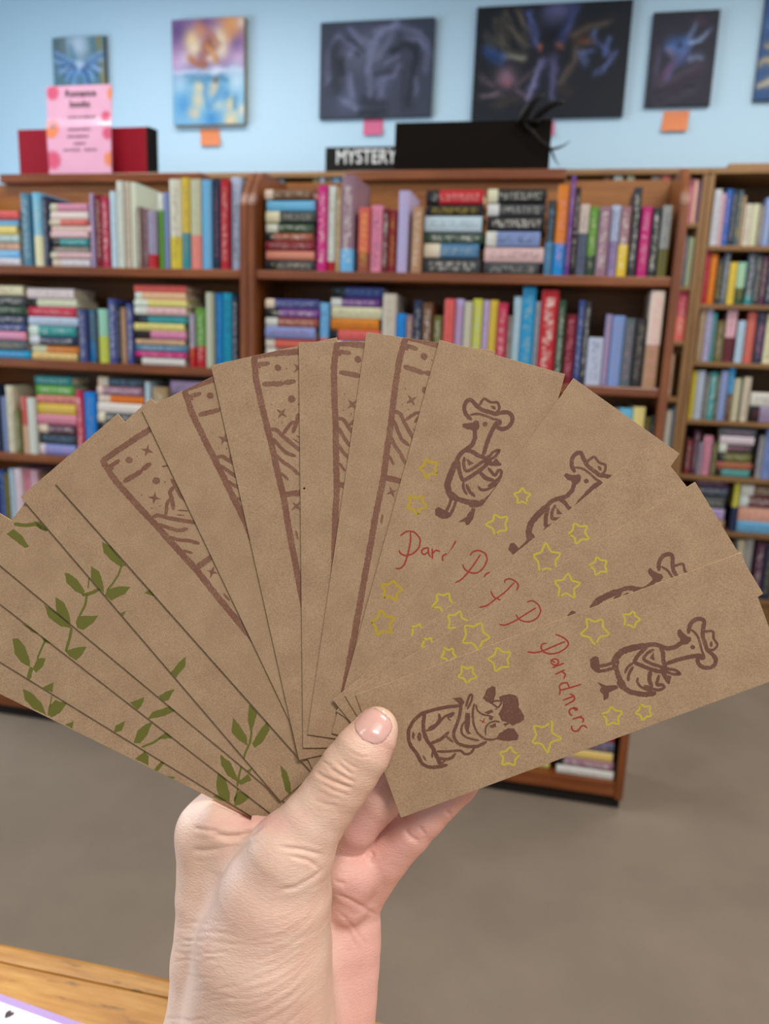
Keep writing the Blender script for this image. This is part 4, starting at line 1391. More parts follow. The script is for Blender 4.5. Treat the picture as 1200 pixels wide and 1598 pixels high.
cat_f = [ell(130, 510, 12, 30), ell(180, 520, 18, 38), ell(284, 665, 8, 28), [(205, 665), (232, 700), (240, 720), (215, 700)], [(555, 325), (592, 328), (592, 400), (582, 470), (605, 503), (570, 495), (545, 440)], [(450, 205), (520, 200), (548, 240), (522, 282), (490, 240)],
         [(708, 322), (770, 298), (782, 322), (740, 336)], [(750, 432), (800, 405), (802, 440), (760, 450)], [(745, 355), (785, 352), (770, 385), (745, 380)], [(785, 300), (815, 300), (810, 285)],
         [(695, 210), (730, 130), (775, 105), (800, 118), (798, 190), (780, 240), (740, 242)], [(830, 192), (900, 170), (960, 180), (985, 215), (990, 280), (1030, 340), (1030, 385), (980, 410), (940, 430), (892, 402), (850, 388), (822, 330), (850, 290), (860, 230), (832, 222)],
         [(800, 540), (830, 490), (900, 450), (950, 450), (990, 510), (978, 545), (900, 555), (840, 550)], [(860, 415), (900, 405), (915, 415), (880, 435)]]
CAT = [('r', to_card(P1, zb_(p)), w_ / 4.7) for p, w_ in cat_r] + [('f', to_card(P1, zb_(p))) for p in cat_f]
for nm, off in (('P1', (0, 0)), ('P2', (-1, -1)), ('P3', (22, 0)), ('P4', (-3, -3)), ('P5', (-9, -14))):
    cards[nm].ink('printed_duck', M['ink_brown'], DUCK, off)
for nm, off in (('P1', (0, 0)), ('P5', (6, -8))):
    cards[nm].ink('printed_cat', M['ink_brown'], CAT, off)
P1.ink('printed_nose', M['ink_red'], [('r', to_card(P1, zb_([(675, 385), (715, 405)])), 1.6), ('r', to_card(P1, zb_([(712, 370), (692, 408)])), 1.6)], (0, 0), 0.00005)
# ---- pencil stars
stars = {'P1': [(928, 983, 26), (985, 967, 17), (955, 1118, 20), (1005, 1111, 16), (850, 1149, 27), (795, 1181, 19), (780, 1029, 23), (729, 1052, 18)],
         'P2': [(742, 992, 27), (885, 915, 23), (935, 883, 18), (700, 1022, 15)], 'P3': [(713, 970, 20), (853, 872, 27), (903, 832, 20), (668, 1004, 13)],
         'P4': [(815, 775, 16), (777, 818, 21), (692, 940, 21), (652, 984, 14)], 'P5': [(669, 731, 18), (650, 787, 20), (611, 921, 20), (597, 973, 23)]}
for nm, L_ in stars.items():
    for k, (x, y, R) in enumerate(L_):
        c = cards[nm]
        u0, v0 = c.px_local((x, y))
        g = 'ink_gold' if nm == 'P5' else 'ink_yellow'
        c.ink('pencil_star', M[g], [('r', star_pts(u0, v0, R * 0.93, 0.35 + 0.9 * k, 31 * k + len(nm) + x), 4.4 if nm == 'P5' else 3.2)])
# ---- red handwriting
zc = zmap(810, 930, 6.66)
word = [[(380, 400), (450, 425), (505, 465), (520, 500), (480, 550), (410, 590), (330, 605), (265, 590), (230, 560), (225, 520), (245, 490), (285, 495)], [(475, 475), (400, 505), (310, 545), (220, 580), (150, 592), (90, 580)],
        [(330, 690), (325, 665), (370, 650), (410, 660), (415, 700), (370, 728), (335, 700)], [(350, 742), (400, 725), (462, 700)], [(330, 665), (370, 690)], [(380, 812), (470, 770)], [(440, 788), (490, 808), (465, 855)],
        [(640, 920), (560, 945), (440, 978)], [(500, 900), (440, 905), (410, 940), (430, 970), (420, 1025)], [(500, 903), (522, 950)], [(460, 1082), (570, 1040)], [(530, 1022), (570, 1030), (582, 1080), (480, 1137)],
        [(545, 1242), (515, 1215), (520, 1180), (570, 1158), (618, 1168), (610, 1198), (572, 1180), (565, 1160)], [(560, 1280), (650, 1250)], [(620, 1258), (680, 1275), (660, 1312)], [(545, 1350), (545, 1390), (590, 1415), (630, 1390), (640, 1350), (680, 1340), (705, 1370)]]
P1.ink('handwritten_word', M['ink_red'], [('r', to_card(P1, zc(p)), 2.5) for p in word])
zd = zmap(570, 820, 5.217)
w5 = [[(290, 80), (335, 45), (400, 50), (450, 110), (440, 180), (390, 230), (330, 250), (285, 230), (275, 205)], [(368, 60), (370, 120), (350, 220), (320, 320), (282, 355), (250, 350)], [(510, 180), (465, 190), (450, 220), (480, 245), (515, 210)],
      [(512, 180), (516, 245), (530, 255)], [(545, 190), (546, 270)], [(546, 232), (575, 195), (605, 212)], [(735, 128), (700, 200), (655, 270)], [(660, 230), (625, 250), (630, 300), (655, 270)]]
cards['P5'].ink('handwritten_word', M['ink_red'], [('r', to_card(cards['P5'], zd(p)), 2.6) for p in w5])
w4 = [[(855, 240), (870, 215), (920, 200), (980, 225), (995, 280), (960, 350), (910, 390), (850, 385), (800, 350), (795, 320)], [(935, 240), (890, 310), (830, 390), (780, 445), (735, 465)], [(970, 418), (972, 398), (1012, 382)]]
cards['P4'].ink('handwritten_word', M['ink_red'], [('r', to_card(cards['P4'], zd(p)), 2.5) for p in w4])
ze = zmap(620, 880, 4.286)
w3 = [[(718, 125), (712, 108), (755, 97), (800, 120), (812, 150), (795, 182)], [(782, 125), (720, 190), (650, 240), (600, 280), (550, 290)], [(625, 180), (640, 220), (690, 242)]]
cards['P3'].ink('handwritten_word', M['ink_red'], [('r', to_card(cards['P3'], ze(p)), 2.4) for p in w3])
w2 = [[(870, 255), (900, 243), (940, 265), (962, 310), (940, 360), (890, 388), (840, 385), (805, 365), (795, 340)], [(925, 295), (860, 335), (790, 380), (720, 412), (685, 405)]]
cards['P2'].ink('handwritten_word', M['ink_red'], [('r', to_card(cards['P2'], ze(p)), 2.4) for p in w2])
# ---- framed mountain stamp
zp = zmap(150, 660, 4.8)
B5 = cards['B5']
mt_r = [([(50, 292), (150, 218), (400, 55), (800, -215)], 44), ([(55, 296), (150, 440), (330, 640), (480, 800), (640, 980), (760, 1110), (900, 1290), (1075, 1500), (1400, 1890), (1800, 2370)], 46), ([(740, 1100), (850, 1020), (1100, 830)], 42),
        ([(100, 335), (172, 288)], 24), ([(95, 350), (130, 345)], 16), ([(218, 440), (338, 368)], 27), ([(352, 350), (405, 312)], 27), ([(585, 485), (552, 520), (572, 570), (582, 645)], 22), ([(570, 570), (537, 592), (525, 690)], 19), ([(425, 715), (460, 690), (520, 710), (620, 730), (760, 750)], 21),
        ([(480, 765), (560, 795), (620, 810), (682, 798)], 20), ([(552, 860), (620, 880), (700, 885), (770, 905)], 20), ([(658, 960), (720, 977)], 15), ([(620, 658), (690, 662)], 8), ([(612, 692), (660, 696)], 7), ([(500, 330), (560, 320)], 10), ([(570, 430), (640, 560), (760, 640)], 18), ([(960, 1285), (1000, 1330)], 12)]
mt_f = [ell(250, 282, 28, 24), ell(453, 437, 30, 27), star4(385, 210, 50, .3), star4(440, 565, 50, .15), star4(872, 1120, 48, .3), ell(310, 255, 6, 6, 6), ell(480, 626, 6, 6, 6), ell(345, 545, 5, 5, 6), ell(420, 640, 5, 5, 6), ell(520, 445, 5, 9, 6)]
PANEL = [('r', [(u_ - 76, v_ - 22) for u_, v_ in to_card(B5, zp(p))], w_ * (1.0 if w_ > 40 else 1.35) / 4.8) for p, w_ in mt_r] + [('f', [(u_ - 76, v_ - 22) for u_, v_ in to_card(B5, zp(p))]) for p in mt_f]
for nm, off in (('B1', (60, -4)), ('B2', (58, -1)), ('B3', (67, -2)), ('B4', (72, -3)), ('B5', (76, 21))):
    cards[nm].ink('printed_mountain_panel', M['ink_panel'], PANEL, off)
u0, v0 = cards['B2'].px_local((475, 762))
cards['B2'].ink('black_speck', M['black'], [('f', ell(u0, v0, 1.8, 1.4, 8))])
# ---- leafy vines, leaf by leaf
zf, zh = zmap(0, 790, 4.615), zmap(180, 1000, 4.0)
vines = {
    'L1': ([(zf, [(735, 255), (800, 290), (860, 370), (905, 430), (870, 435), (800, 390), (745, 330)]), (zf, [(655, 430), (715, 470), (740, 540), (750, 625), (700, 590), (655, 520)]), (zf, [(770, 600), (860, 575), (940, 580), (900, 630), (800, 680), (755, 640)]),
            (zf, [(850, 780), (910, 750), (880, 805)]), (zf, [(880, 810), (925, 855), (870, 865)]), (zf, [(1040, 625), (1085, 595), (1120, 650)]), (zh, [(440, 100), (435, 160), (370, 240), (345, 200), (400, 130)]), (zh, [(835, 395), (885, 450), (862, 530), (848, 585), (826, 490)]),
            (zh, [(735, 480), (770, 520), (820, 600), (825, 655), (770, 620), (725, 570)]), (zh, [(945, 505), (965, 555), (920, 630), (870, 670), (855, 640), (900, 560)]), (zh, [(1030, 775), (1070, 820), (1095, 900), (1095, 970), (1060, 930), (1040, 850)]), (zh, [(860, 792), (840, 850), (815, 820)])],
           [(zf, [(875, 430), (855, 490), (810, 560), (775, 600)], 14), (zh, [(850, 570), (840, 640), (815, 690), (795, 750)], 13), (zh, [(1090, 950), (1130, 1040)], 10)]),
    'L2': ([(zf, [(45, 200), (100, 165), (160, 215), (210, 290), (180, 302), (100, 240)]), (zf, [(465, 480), (500, 485), (560, 530), (610, 610), (600, 640), (540, 610), (480, 550)]), (zf, [(400, 655), (460, 690), (500, 780), (510, 862), (440, 812), (405, 750)]),
            (zf, [(545, 840), (560, 790), (640, 790), (710, 788), (670, 840), (600, 890), (560, 880)]), (zh, [(370, 303), (330, 370), (300, 380), (270, 345), (320, 315)]), (zh, [(855, 790), (830, 850), (780, 880), (810, 815)]), (zf, [(240, 110), (290, 110), (345, 180), (290, 165)])],
           [(zf, [(108, 128), (180, 138), (260, 128), (330, 172)], 26), (zf, [(640, 520), (635, 590)], 10), (zf, [(600, 640), (660, 625), (710, 600)], 24), (zf, [(625, 640), (615, 710), (575, 785)], 17)]),
    'L3': ([(zf, [(320, 710), (400, 760), (480, 820), (520, 880), (430, 862), (350, 800)]), (zf, [(470, 1040), (560, 1015), (625, 1010), (590, 1070), (550, 1112), (500, 1080)]), (zf, [(660, 970), (685, 958), (690, 985)]), (zh, [(182, 352), (160, 410), (138, 432), (92, 385)]),
            (zh, [(340, 408), (378, 436), (300, 470), (198, 492), (230, 445)]), (zh, [(655, 710), (720, 760), (760, 850), (762, 882), (700, 840), (660, 770)]), (zh, [(765, 880), (830, 830), (850, 870), (780, 900)])],
           [(zf, [(515, 880), (500, 960), (475, 1042)], 19), (zh, [(785, 790), (770, 850), (762, 905)], 14)]),
    'L4': ([(zf, [(90, 955), (130, 950), (180, 1010), (215, 1110), (215, 1162), (150, 1120), (105, 1060)]), (zf, [(235, 1170), (270, 1095), (330, 1095), (310, 1150), (260, 1200)]), (zf, [(290, 920), (350, 930), (385, 995), (320, 980)]), (zf, [(300, 1310), (390, 1263), (375, 1342)]),
            (zf, [(155, 845), (220, 868), (290, 925), (230, 905)]), (zh, [(232, 508), (200, 590), (150, 640), (113, 636), (140, 560), (190, 520)]), (zh, [(265, 612), (320, 568), (358, 606), (300, 612)]), (zh, [(62, 500), (40, 562), (-10, 572), (0, 530)]),
            (zh, [(640, 815), (690, 860), (715, 960), (712, 1006), (650, 980), (628, 900)]), (zh, [(738, 982), (770, 938), (842, 972), (800, 1012), (745, 1032)])],
           [(zf, [(205, 1245), (225, 1168)], 30), (zf, [(270, 1092), (310, 1000), (332, 955)], 15), (zh, [(168, 662), (240, 635), (290, 597)], 14), (zh, [(770, 905), (745, 1000)], 10)]),
    'L5': ([(zf, [(165, 1315), (240, 1350), (300, 1420), (332, 1502), (240, 1458), (178, 1392)]), (zf, [(350, 1440), (400, 1395), (482, 1420), (430, 1490), (370, 1522), (345, 1502)]), (zf, [(470, 1572), (532, 1548), (520, 1600)]), (zh, [(185, 688), (208, 720), (206, 778), (122, 736)]),
            (zh, [(198, 688), (280, 693), (327, 737), (280, 742)]), (zh, [(610, 972), (640, 955), (700, 1002), (660, 1000)]), (zh, [(310, 840), (375, 850), (360, 862)])],
           [(zf, [(372, 1368), (360, 1445)], 9), (zh, [(302, 752), (255, 805)], 24)])}
for nm, (leaves, stems) in vines.items():
    c = cards[nm]
    for fn, p in leaves:
        c.ink('printed_leaf', M['ink_green'], [('f', to_card(c, fn(p)))])
    for fn, p, w_ in stems:
        c.ink('printed_stem', M['ink_green'], [('r', to_card(c, fn(p)), w_ / (4.615 if fn is zf else 4.0))])
# ------------------------------------------------------------------ the hand: one continuous surface from a blended distance field
def pt(px, py, dep):
    return camp(px, py, dep)


def chain(*nodes):
    """nodes (px, py, depth, radius in pixels at that depth)"""
    return [(pt(a, b, c).astype(np.float32), r * c / FPX) for a, b, c, r in nodes]


PALM = [chain((334, 1302, .3235, 56), (336, 1400, .3235, 60), (352, 1500, .324, 84), (372, 1620, .324, 118), (380, 1760, .322, 122), (376, 1930, .318, 128)),
        chain((420, 1340, .330, 62), (420, 1450, .326, 90), (430, 1600, .326, 122), (430, 1760, .324, 128), (428, 1930, .320, 132)),
        chain((505, 1390, .339, 58), (515, 1470, .338, 72), (502, 1560, .336, 80), (482, 1680, .332, 100), (470, 1930, .324, 112)),
        chain((556, 1392, .336, 36), (553, 1440, .336, 38), (540, 1510, .336, 46), (520, 1610, .336, 56)),
        chain((380, 1345, .312, 52), (385, 1450, .312, 80)),
        chain((345, 1286, .3130, 36), (398, 1301, .3085, 31), (438, 1312, .3030, 33))]
THUMB = [chain((588, 1136, .2905, 32.5), (582, 1148, .2895, 37), (566, 1172, .2885, 43.5), (545, 1201, .2890, 46), (528, 1226, .2888, 46), (508, 1254, .2890, 46.5), (486, 1284, .2890, 50), (452, 1335, .2905, 63)),
         chain((452, 1335, .2905, 63), (430, 1400, .2945, 88), (412, 1480, .2985, 106), (404, 1600, .3055, 118), (400, 1760, .310, 120))]
INDEX = [chain((334, 1300, .3235, 55), (382, 1228, .3275, 42), (452, 1160, .3270, 37), (530, 1105, .3240, 34), (575, 1078, .3220, 29))]
MIDDLE = [chain((420, 1318, .338, 48), (500, 1228, .3330, 38), (590, 1140, .3270, 36), (650, 1085, .3215, 33), (690, 1052, .3190, 28))]
RING = [chain((500, 1350, .340, 44), (556, 1287, .3215, 35), (592, 1247, .3180, 35), (640, 1194, .3165, 33.5), (700, 1128, .3165, 31), (742, 1084, .3160, 26))]
LITTLE = [chain((562, 1388, .337, 42), (598, 1336, .3305, 40), (636, 1297, .3265, 36.5), (662, 1271, .3250, 34), (712, 1222, .3230, 32), (756, 1176, .3205, 28), (784, 1146, .3185, 24))]
MOUND = [chain((534, 1360, .3225, 34), (556, 1366, .3245, 36)), chain((538, 1362, .323, 34), (540, 1402, .328, 40))]


def sd_chain(P, ch):
    d = None
    for (a, ra), (b, rb) in zip(ch[:-1], ch[1:]):
        ba = b - a
        t = np.clip(((P - a) @ ba) / np.float32(ba @ ba), 0, 1)
        q = np.sqrt(((P - a - t[..., None] * ba) ** 2).sum(-1)) - (ra + (rb - ra) * t)
        d = q if d is None else smin(d, q, 0.0015)
    return d.astype(np.float32)


def smin(a, b, k):
    h = np.clip(0.5 + 0.5 * (b - a) / k, 0, 1)
    return b * (1 - h) + a * h - k * h * (1 - h)


def hand_sdf(P):
    P = P.astype(np.float32)
    d = None
    for c in PALM:
        q = sd_chain(P, c)
        d = q if d is None else smin(d, q, 0.007)
    th = smin(sd_chain(P, THUMB[0]), sd_chain(P, THUMB[1]), 0.006)
    d = smin(d, th, 0.0045)
    m = smin(sd_chain(P, MOUND[0]), sd_chain(P, MOUND[1]), 0.004)
    d = smin(d, m, 0.003)
    for fng, k in ((INDEX, 0.005), (MIDDLE, 0.004), (LITTLE, 0.0032), (RING, 0.0009)):
        d = smin(d, sd_chain(P, fng[0]), k)
    # the slot between thumb web and index finger that holds the feet of the cards
    a_, b_ = camp(372, 1332, .310), camp(500, 1190, .310)
    sl = np.maximum.reduce([np.abs(P[..., 0] - (a_[0] + b_[0]) / 2) - (b_[0] - a_[0]) / 2, np.abs(P[..., 1] - (a_[1] + b_[1]) / 2) - (b_[1] - a_[1]) / 2,
                            np.abs(P[..., 2] + .3106) - 0.0034]).astype(np.float32)
    d = np.maximum(d, -sl)
    qx, qy = 600 - FPX * P[..., 0] / P[..., 2], 799 + FPX * P[..., 1] / P[..., 2]
    s2 = np.maximum.reduce([((qy - 1083) * .897 - qx * .4415 - 5) * .00026, (qx - 392) * .00026, -P[..., 2] - .3140]).astype(np.float32)
    d = np.maximum(d, -s2)
    # cut the forearm well below the picture
    cut = -(P[..., 1] - np.float32(camp(400, 1890, .31)[1]))
    return np.maximum(d, cut)


def surface_nets(lo, hi, h):
    n = np.ceil((hi - lo) / h).astype(int) + 1
    ax = [lo[k] + h * np.arange(n[k]) for k in range(3)]
    F = np.empty(n, np.float32)
    BK = 10
    nb = -(-n // BK)
    cb = [ax[k][0] + h * (BK * np.arange(nb[k]) + (BK - 1) / 2) for k in range(3)]
    cen_ = np.stack(np.meshgrid(*cb, indexing='ij'), -1)
    dc_ = hand_sdf(cen_)
    far = np.abs(dc_) > BK * h * 1.05
    big = np.repeat(np.repeat(np.repeat(dc_, BK, 0), BK, 1), BK, 2)
    F[:] = big[:n[0], :n[1], :n[2]]
    near = np.argwhere(~far)
    oo = np.stack(np.meshgrid(*[np.arange(BK)] * 3, indexing='ij'), -1).reshape(-1, 3)
    for i0 in range(0, len(near), 400):
        ii = (near[i0:i0 + 400, None, :] * BK + oo[None]).reshape(-1, 3)
        ii = ii[(ii < n).all(1)]
        F[ii[:, 0], ii[:, 1], ii[:, 2]] = hand_sdf(lo + h * ii)
    S = F < 0
    c = [S[a:n[0] - 1 + a, b:n[1] - 1 + b, e:n[2] - 1 + e] for a in (0, 1) for b in (0, 1) for e in (0, 1)]
    anyi, alli = np.logical_or.reduce(c), np.logical_and.reduce(c)
    act = anyi & ~alli
    I = np.argwhere(act)
    idx = -np.ones(act.shape, np.int64)
    idx[act] = np.arange(len(I))
    acc = np.zeros((len(I), 3))
    cnt = np.zeros(len(I))
    corners = [(a, b, e) for a in (0, 1) for b in (0, 1) for e in (0, 1)]
    for i, ca in enumerate(corners):
        for cb in corners[i + 1:]:
            if sum(abs(x - y) for x, y in zip(ca, cb)) != 1:
                continue
            fa = F[I[:, 0] + ca[0], I[:, 1] + ca[1], I[:, 2] + ca[2]]
            fb = F[I[:, 0] + cb[0], I[:, 1] + cb[1], I[:, 2] + cb[2]]
            x = (fa < 0) != (fb < 0)
            t = np.where(x, fa / np.where(x, fa - fb, 1), 0)
            p = np.array(ca) + t[:, None] * (np.array(cb) - np.array(ca))
            acc += np.where(x[:, None], p, 0)
            cnt += x
    V = lo + h * (I + acc / cnt[:, None])
    Q = []
    for a in range(3):
        sl0, sl1 = [slice(None)] * 3, [slice(None)] * 3
        sl0[a], sl1[a] = slice(0, n[a] - 1), slice(1, n[a])
        A, B = S[tuple(sl0)], S[tuple(sl1)]
        E_ = np.argwhere(A != B)
        b, c_ = (a + 1) % 3, (a + 2) % 3
        ok = (E_[:, b] > 0) & (E_[:, c_] > 0) & (E_[:, b] < n[b] - 1) & (E_[:, c_] < n[c_] - 1)
        E_ = E_[ok]
        fl = A[E_[:, 0], E_[:, 1], E_[:, 2]]
        quad = []
        for db, dc in ((0, 0), (-1, 0), (-1, -1), (0, -1)):
            q = E_.copy()
            q[:, b] += db
            q[:, c_] += dc
            quad.append(idx[q[:, 0], q[:, 1], q[:, 2]])
        quad = np.stack(quad, 1)
        quad[~fl] = quad[~fl][:, ::-1]
        Q.append(quad)
    return V, np.concatenate(Q)


lo = np.array(camp(215, 1935, .345)) - 0.01
lo[2] = -0.372
hi = np.array([camp(800, 1000, .32)[0] + 0.004, camp(600, 1015, .31)[1], -0.262])
V, Q = surface_nets(lo, hi, 0.00095)
Q = Q[(Q >= 0).all(1)]
me = bpy.data.meshes.new('hand_base')
me.from_pydata([tuple(p) for p in V.tolist()], [], Q.tolist())
me.update()
tmp = bpy.data.objects.new('hand_tmp', me)
COL.objects.link(tmp)
ss = tmp.modifiers.new('s', 'SUBSURF')
ss.levels = 1
dg = bpy.context.evaluated_depsgraph_get()
hm = bpy.data.meshes.new_from_object(tmp.evaluated_get(dg))
bpy.data.objects.remove(tmp)
bpy.data.meshes.remove(me)
n = len(hm.vertices)
co = np.empty(n * 3, np.float32)
hm.vertices.foreach_get('co', co)
co = co.reshape(-1, 3).astype(np.float64)


nv_ = np.empty(n * 3, np.float32)
hm.vertices.foreach_get('normal', nv_)
G = nv_.reshape(-1, 3).astype(np.float64)
co -= G * hand_sdf(co)[:, None] * 0.8
# skin folds: grooves laid over the blended surface
px = 600 + FPX * co[:, 0] / -co[:, 2]
py = 799 - FPX * co[:, 1] / -co[:, 2]
dep = -co[:, 2]
face = np.clip(G[:, 2] * 2.5, 0, 1)
z5, z8, z7 = zmap(400, 1060, 4.286), zmap(220, 1220, 3.75), zmap(480, 1180, 4.0)
T_, W_, P_ = (0.0, 0.302), (0.0, 0.318), (0.300, 0.36)
creases = [(z5, [(385, 612), (440, 650), (520, 688), (600, 718), (650, 730)], .00055, 2.6, T_), (z5, [(465, 578), (540, 630), (620, 672), (665, 690)], .00042, 2.4, T_), (z5, [(530, 545), (590, 600), (650, 645)], .00032, 2.2, T_),
           (z5, [(430, 545), (480, 572), (510, 580)], .0003, 2.2, T_), (z5, [(420, 690), (520, 745), (620, 780)], .00022, 2.2, T_), (z5, [(560, 530), (640, 580), (690, 600)], .0002, 2.0, T_), (z5, [(400, 745), (500, 790), (590, 815)], .00016, 2.2, T_),
           (z5, [(360, 800), (470, 840), (560, 850)], .00014, 2.4, T_), (z5, [(590, 470), (700, 520), (760, 520)], .00014, 2.2, T_),
           (z8, [(420, 308), (500, 322), (580, 318), (660, 290), (730, 225)], .0011, 4.0, (0, .33)), (z8, [(300, 270), (380, 285), (460, 290)], .0004, 3, (0, .33)), (z8, [(290, 400), (380, 405), (480, 390)], .0004, 4, (0, .33)),
           (z8, [(800, 380), (940, 398), (1075, 430)], .00045, 3, T_), (z8, [(860, 430), (980, 460), (1060, 520)], .00035, 3, T_), (z8, [(780, 640), (900, 620), (1010, 560), (1080, 500)], .0004, 3.4, T_)]
cr0 = np.random.RandomState(9)
for k in range(15):
    y0 = 690 + 48 * k + 22 * cr0.randn()
    q0 = 560 + 200 * cr0.rand()
    creases.append((z8, [(q0 - 12 * k, y0 + 170), (850 - 12 * k, y0 + 115), (990 - 10 * k, y0 + 20), (1090 - 8 * k, y0 - 90 - 30 * cr0.rand())], (.00009 + .00008 * cr0.rand()), 3.2, (0, .318)))
cr = np.random.RandomState(3)
for k in range(34):
    x0, y0, ln = 150 + 330 * cr.rand(), 790 + 620 * cr.rand(), 90 + 150 * cr.rand()
    tl = -0.12 + 0.22 * cr.rand()
    creases.append((z8, [(x0 - 0.1 * (y0 - 800), y0), (x0 + ln / 2 - 0.1 * (y0 - 800), y0 + tl * ln + 14 * cr.randn()), (x0 + ln - 0.1 * (y0 - 800), y0 + 2 * tl * ln)], .00009 + .00009 * cr.rand(), 2.4, (0, .33)))
creases += [(z7, [(170, 860), (250, 892), (340, 940), (440, 1000)], .0005, 3.2, P_), (z7, [(165, 780), (240, 800)], .0004, 3, P_), (z7, [(180, 960), (260, 1040), (320, 1120), (380, 1190)], .00025, 3.0, P_),
            (z7, [(600, 445), (640, 500), (700, 540)], .0005, 3.4, P_), (z7, [(690, 430), (740, 500)], .0003, 2.6, P_), (z7, [(850, 330), (900, 370)], .0004, 2.6, P_), (z7, [(390, 590), (410, 620), (380, 650)], .0004, 2.4, P_),
            (z7, [(430, 230), (500, 300)], .0003, 4, P_), (z7, [(250, 1080), (300, 1200)], .0003, 3, P_)]
disp = np.zeros(n)
for fn, pts, amp, wd, (d0, d1) in creases:
    Pp = np.array(fn(pts))
    lo2, hi2 = Pp.min(0) - 14, Pp.max(0) + 14
    sel = np.where((px > lo2[0]) & (px < hi2[0]) & (py > lo2[1]) & (py < hi2[1]) & (dep > d0) & (dep < d1) & (face > 0))[0]
    if not len(sel):
        continue
    D = np.full(len(sel), 99.0)
    tt = np.zeros(len(sel))
    m_ = len(Pp) - 1
    for i, (a, b) in enumerate(zip(Pp[:-1], Pp[1:])):
        ab = b - a
        t = np.clip(((px[sel] - a[0]) * ab[0] + (py[sel] - a[1]) * ab[1]) / (ab @ ab), 0, 1)
        q = np.hypot(px[sel] - a[0] - t * ab[0], py[sel] - a[1] - t * ab[1])
        tt = np.where(q < D, (i + t) / m_, tt)
        D = np.minimum(D, q)
    fade = np.clip(np.sin(np.pi * np.clip(tt, 0.02, 0.98)) * 1.6, 0, 1)
    disp[sel] += fade * face[sel] * (-amp * np.exp(-(D / wd) ** 2) + 0.35 * amp * np.exp(-((D - 2.4 * wd) / (1.5 * wd)) ** 2))
co += G * disp[:, None]
hm.vertices.foreach_set('co', co.astype(np.float32).ravel())
# skin tint: palm and finger pads are pinker than the back of thumb and wrist
pink = np.clip((px - 505) / 40, 0, 1) * np.clip((dep - .303) / .008, 0, 1)
pink = np.maximum(pink, np.exp(-(((px - 395) / 60) ** 2 + ((py - 1282) / 16) ** 2)) * 0.9)
pink = np.maximum(pink, np.clip(1 - np.hypot(px - 606, py - 1165) / 34, 0, 1) * 0.8)
yel = np.exp(-(((px - 535) / 70) ** 2 + ((py - 1215) / 60) ** 2)) * (dep < .30)
base = np.array(lin('e0bda9'))
cc = base[None] * np.ones((n, 1))
cc = cc * (1 - pink[:, None]) + np.array(lin('e0aa9e'))[None] * pink[:, None]
cc = cc * (1 - 0.5 * yel[:, None]) + np.array(lin('cfa586'))[None] * 0.5 * yel[:, None]
ca = hm.color_attributes.new('Col', 'FLOAT_COLOR', 'POINT')
ca.data.foreach_set('color', np.concatenate([cc, np.ones((n, 1))], 1).astype(np.float32).ravel())
hm.polygons.foreach_set('use_smooth', [True] * len(hm.polygons))
hm.update()


def skin_mat():
    m, nt, bs, N, L = newmat('skin')
    a = N('ShaderNodeVertexColor')
    a.layer_name = 'Col'
    v = mapped(nt)
    blot = noise(nt, v, 70, 3)
    fine = noise(nt, mapped(nt, 'Object', (420, 1500, 900), (0, 0, 0.25)), 1.0, 3, 0.6)
    pore = noise(nt, v, 2600, 2)
    col = mixrgb(nt, ramp(nt, blot, [(0.35, 0.0), (0.7, 0.30)]), a.outputs['Color'], lin('c88a78'))
    col = mixrgb(nt, ramp(nt, fine, [(0.5, 0.0), (0.8, 0.22)]), col, lin('e6cdb9'))
    L(col, bs.inputs['Base Color'])
    bs.inputs['Roughness'].default_value = 0.42
    bs.inputs['Subsurface Weight'].default_value = 0.14
    bs.inputs['Subsurface Radius'].default_value = (1.0, 0.35, 0.2)
    bs.inputs['Subsurface Scale'].default_value = 0.004
    h = mathn(nt, 'ADD', mathn(nt, 'MULTIPLY', fine, 1.0), mathn(nt, 'MULTIPLY', pore, 0.3))
    bump(nt, h, 0.55, 0.0006, bs)
    return m


M['skin'] = skin_mat()
hand = empty('hand', (0, 0, 0), 'left hand gripping the fanned bookmarks, thumb in front and fingers behind', 'hand')
hand.matrix_world = CAMM
body = mesh_obj('skin', hm, M['skin'], hand)

# thumb nail, laid on the skin
axis, perp = np.array([.60, -.80]), np.array([.80, .60])
cen = np.array([582.5, 1132.5])


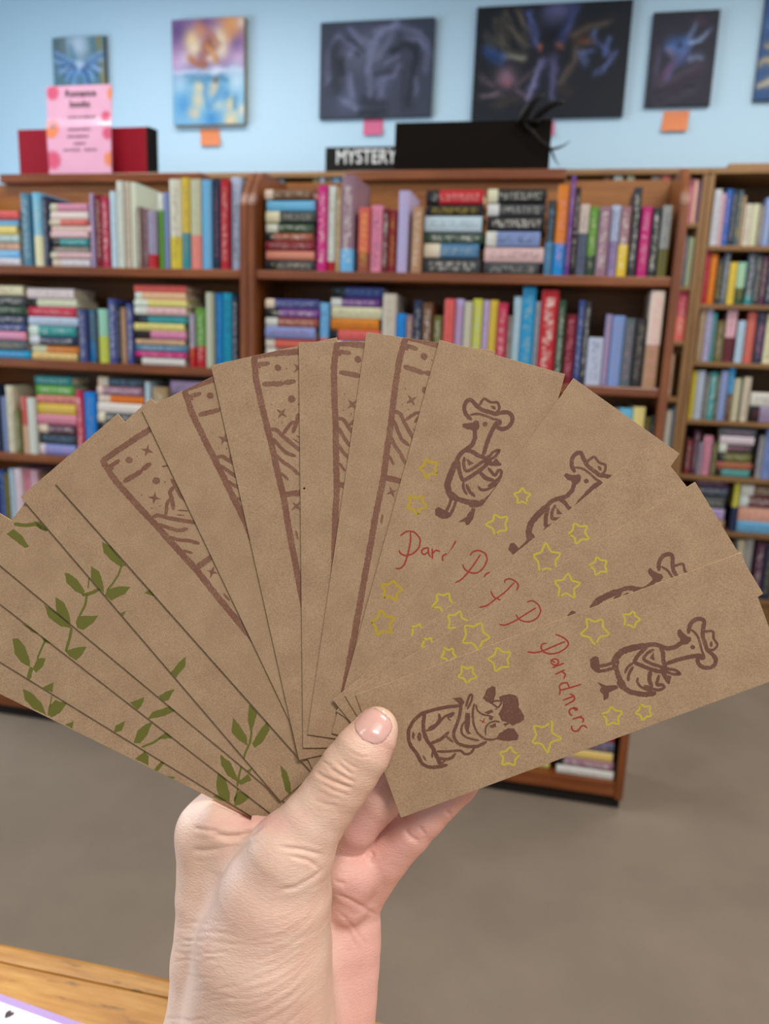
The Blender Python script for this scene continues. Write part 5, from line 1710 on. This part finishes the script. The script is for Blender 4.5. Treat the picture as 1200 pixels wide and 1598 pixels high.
def nail_mat(name, hexc, rough):
    m, nt, bs, N, L = newmat(name)
    f = noise(nt, mapped(nt, 'Object', (1, 1, 1)), 300, 2)
    c = np.array(lin(hexc))
    L(mixrgb(nt, f, tuple(c * 0.95), tuple(np.minimum(c * 1.05, 1))), bs.inputs['Base Color'])
    bs.inputs['Roughness'].default_value = rough
    bs.inputs['Subsurface Weight'].default_value = 0.15
    bs.inputs['Subsurface Scale'].default_value = 0.002
    bs.inputs['Coat Weight'].default_value = 0.4
    return m


def surf_depth(x, y):
    dps = np.linspace(.274, .300, 200)
    P = np.array([camp(x, y, q) for q in dps])
    s_ = hand_sdf(P)
    k = np.argmax(s_ < 0)
    if s_[k] >= 0:
        return None
    return dps[k]


def nail_patch(name, t0, t1, sw, lift, mat, parent, cap=0.0):
    nu, nv = 17, 15
    v, f = [], []
    for j in range(nv):
        t = t0 + (t1 - t0) * j / (nv - 1)
        # outline: straight sides, round tip, rounder cuticle
        wdt = sw * math.sqrt(max(0.02, 1 - abs(t) ** 3.2))
        for i in range(nu):
            s_ = -1 + 2 * i / (nu - 1)
            bow = -2.2 * (1 - s_ * s_) * (1 if t < 0 else -1) * abs(t)
            p = cen + perp * s_ * wdt + axis * (t * 26.5 + bow)
            dp_ = surf_depth(*p)
            for _ in range(14):
                if dp_ is None:
                    p = cen + (p - cen) * 0.965
                    dp_ = surf_depth(*p)
            dp_ = .2885 if dp_ is None else dp_
            edge = max(abs(s_) ** 8, (abs(t) if t < 0 else 0) ** 8)
            v.append(camp(p[0], p[1], dp_ - lift * (1 - edge) + 0.00005 * edge))
    for j in range(nv - 1):
        for i in range(nu - 1):
            q = j * nu + i
            f.append((q, q + 1, q + nu + 1, q + nu))
    o = pyd(name, v, f, mat, parent, True)
    md = o.modifiers.new('s', 'SOLIDIFY')
    md.thickness = 0.0003
    md.offset = -1.0
    return o


nail = nail_patch('thumb_nail', -1.0, 0.9, 29.5, 0.00045, nail_mat('nail', 'd3a298', 0.25), hand)
nail_patch('nail_tip', 0.9, 1.0, 29.5, 0.0005, nail_mat('nail_free_edge', 'e2cdb4', 0.3), nail)
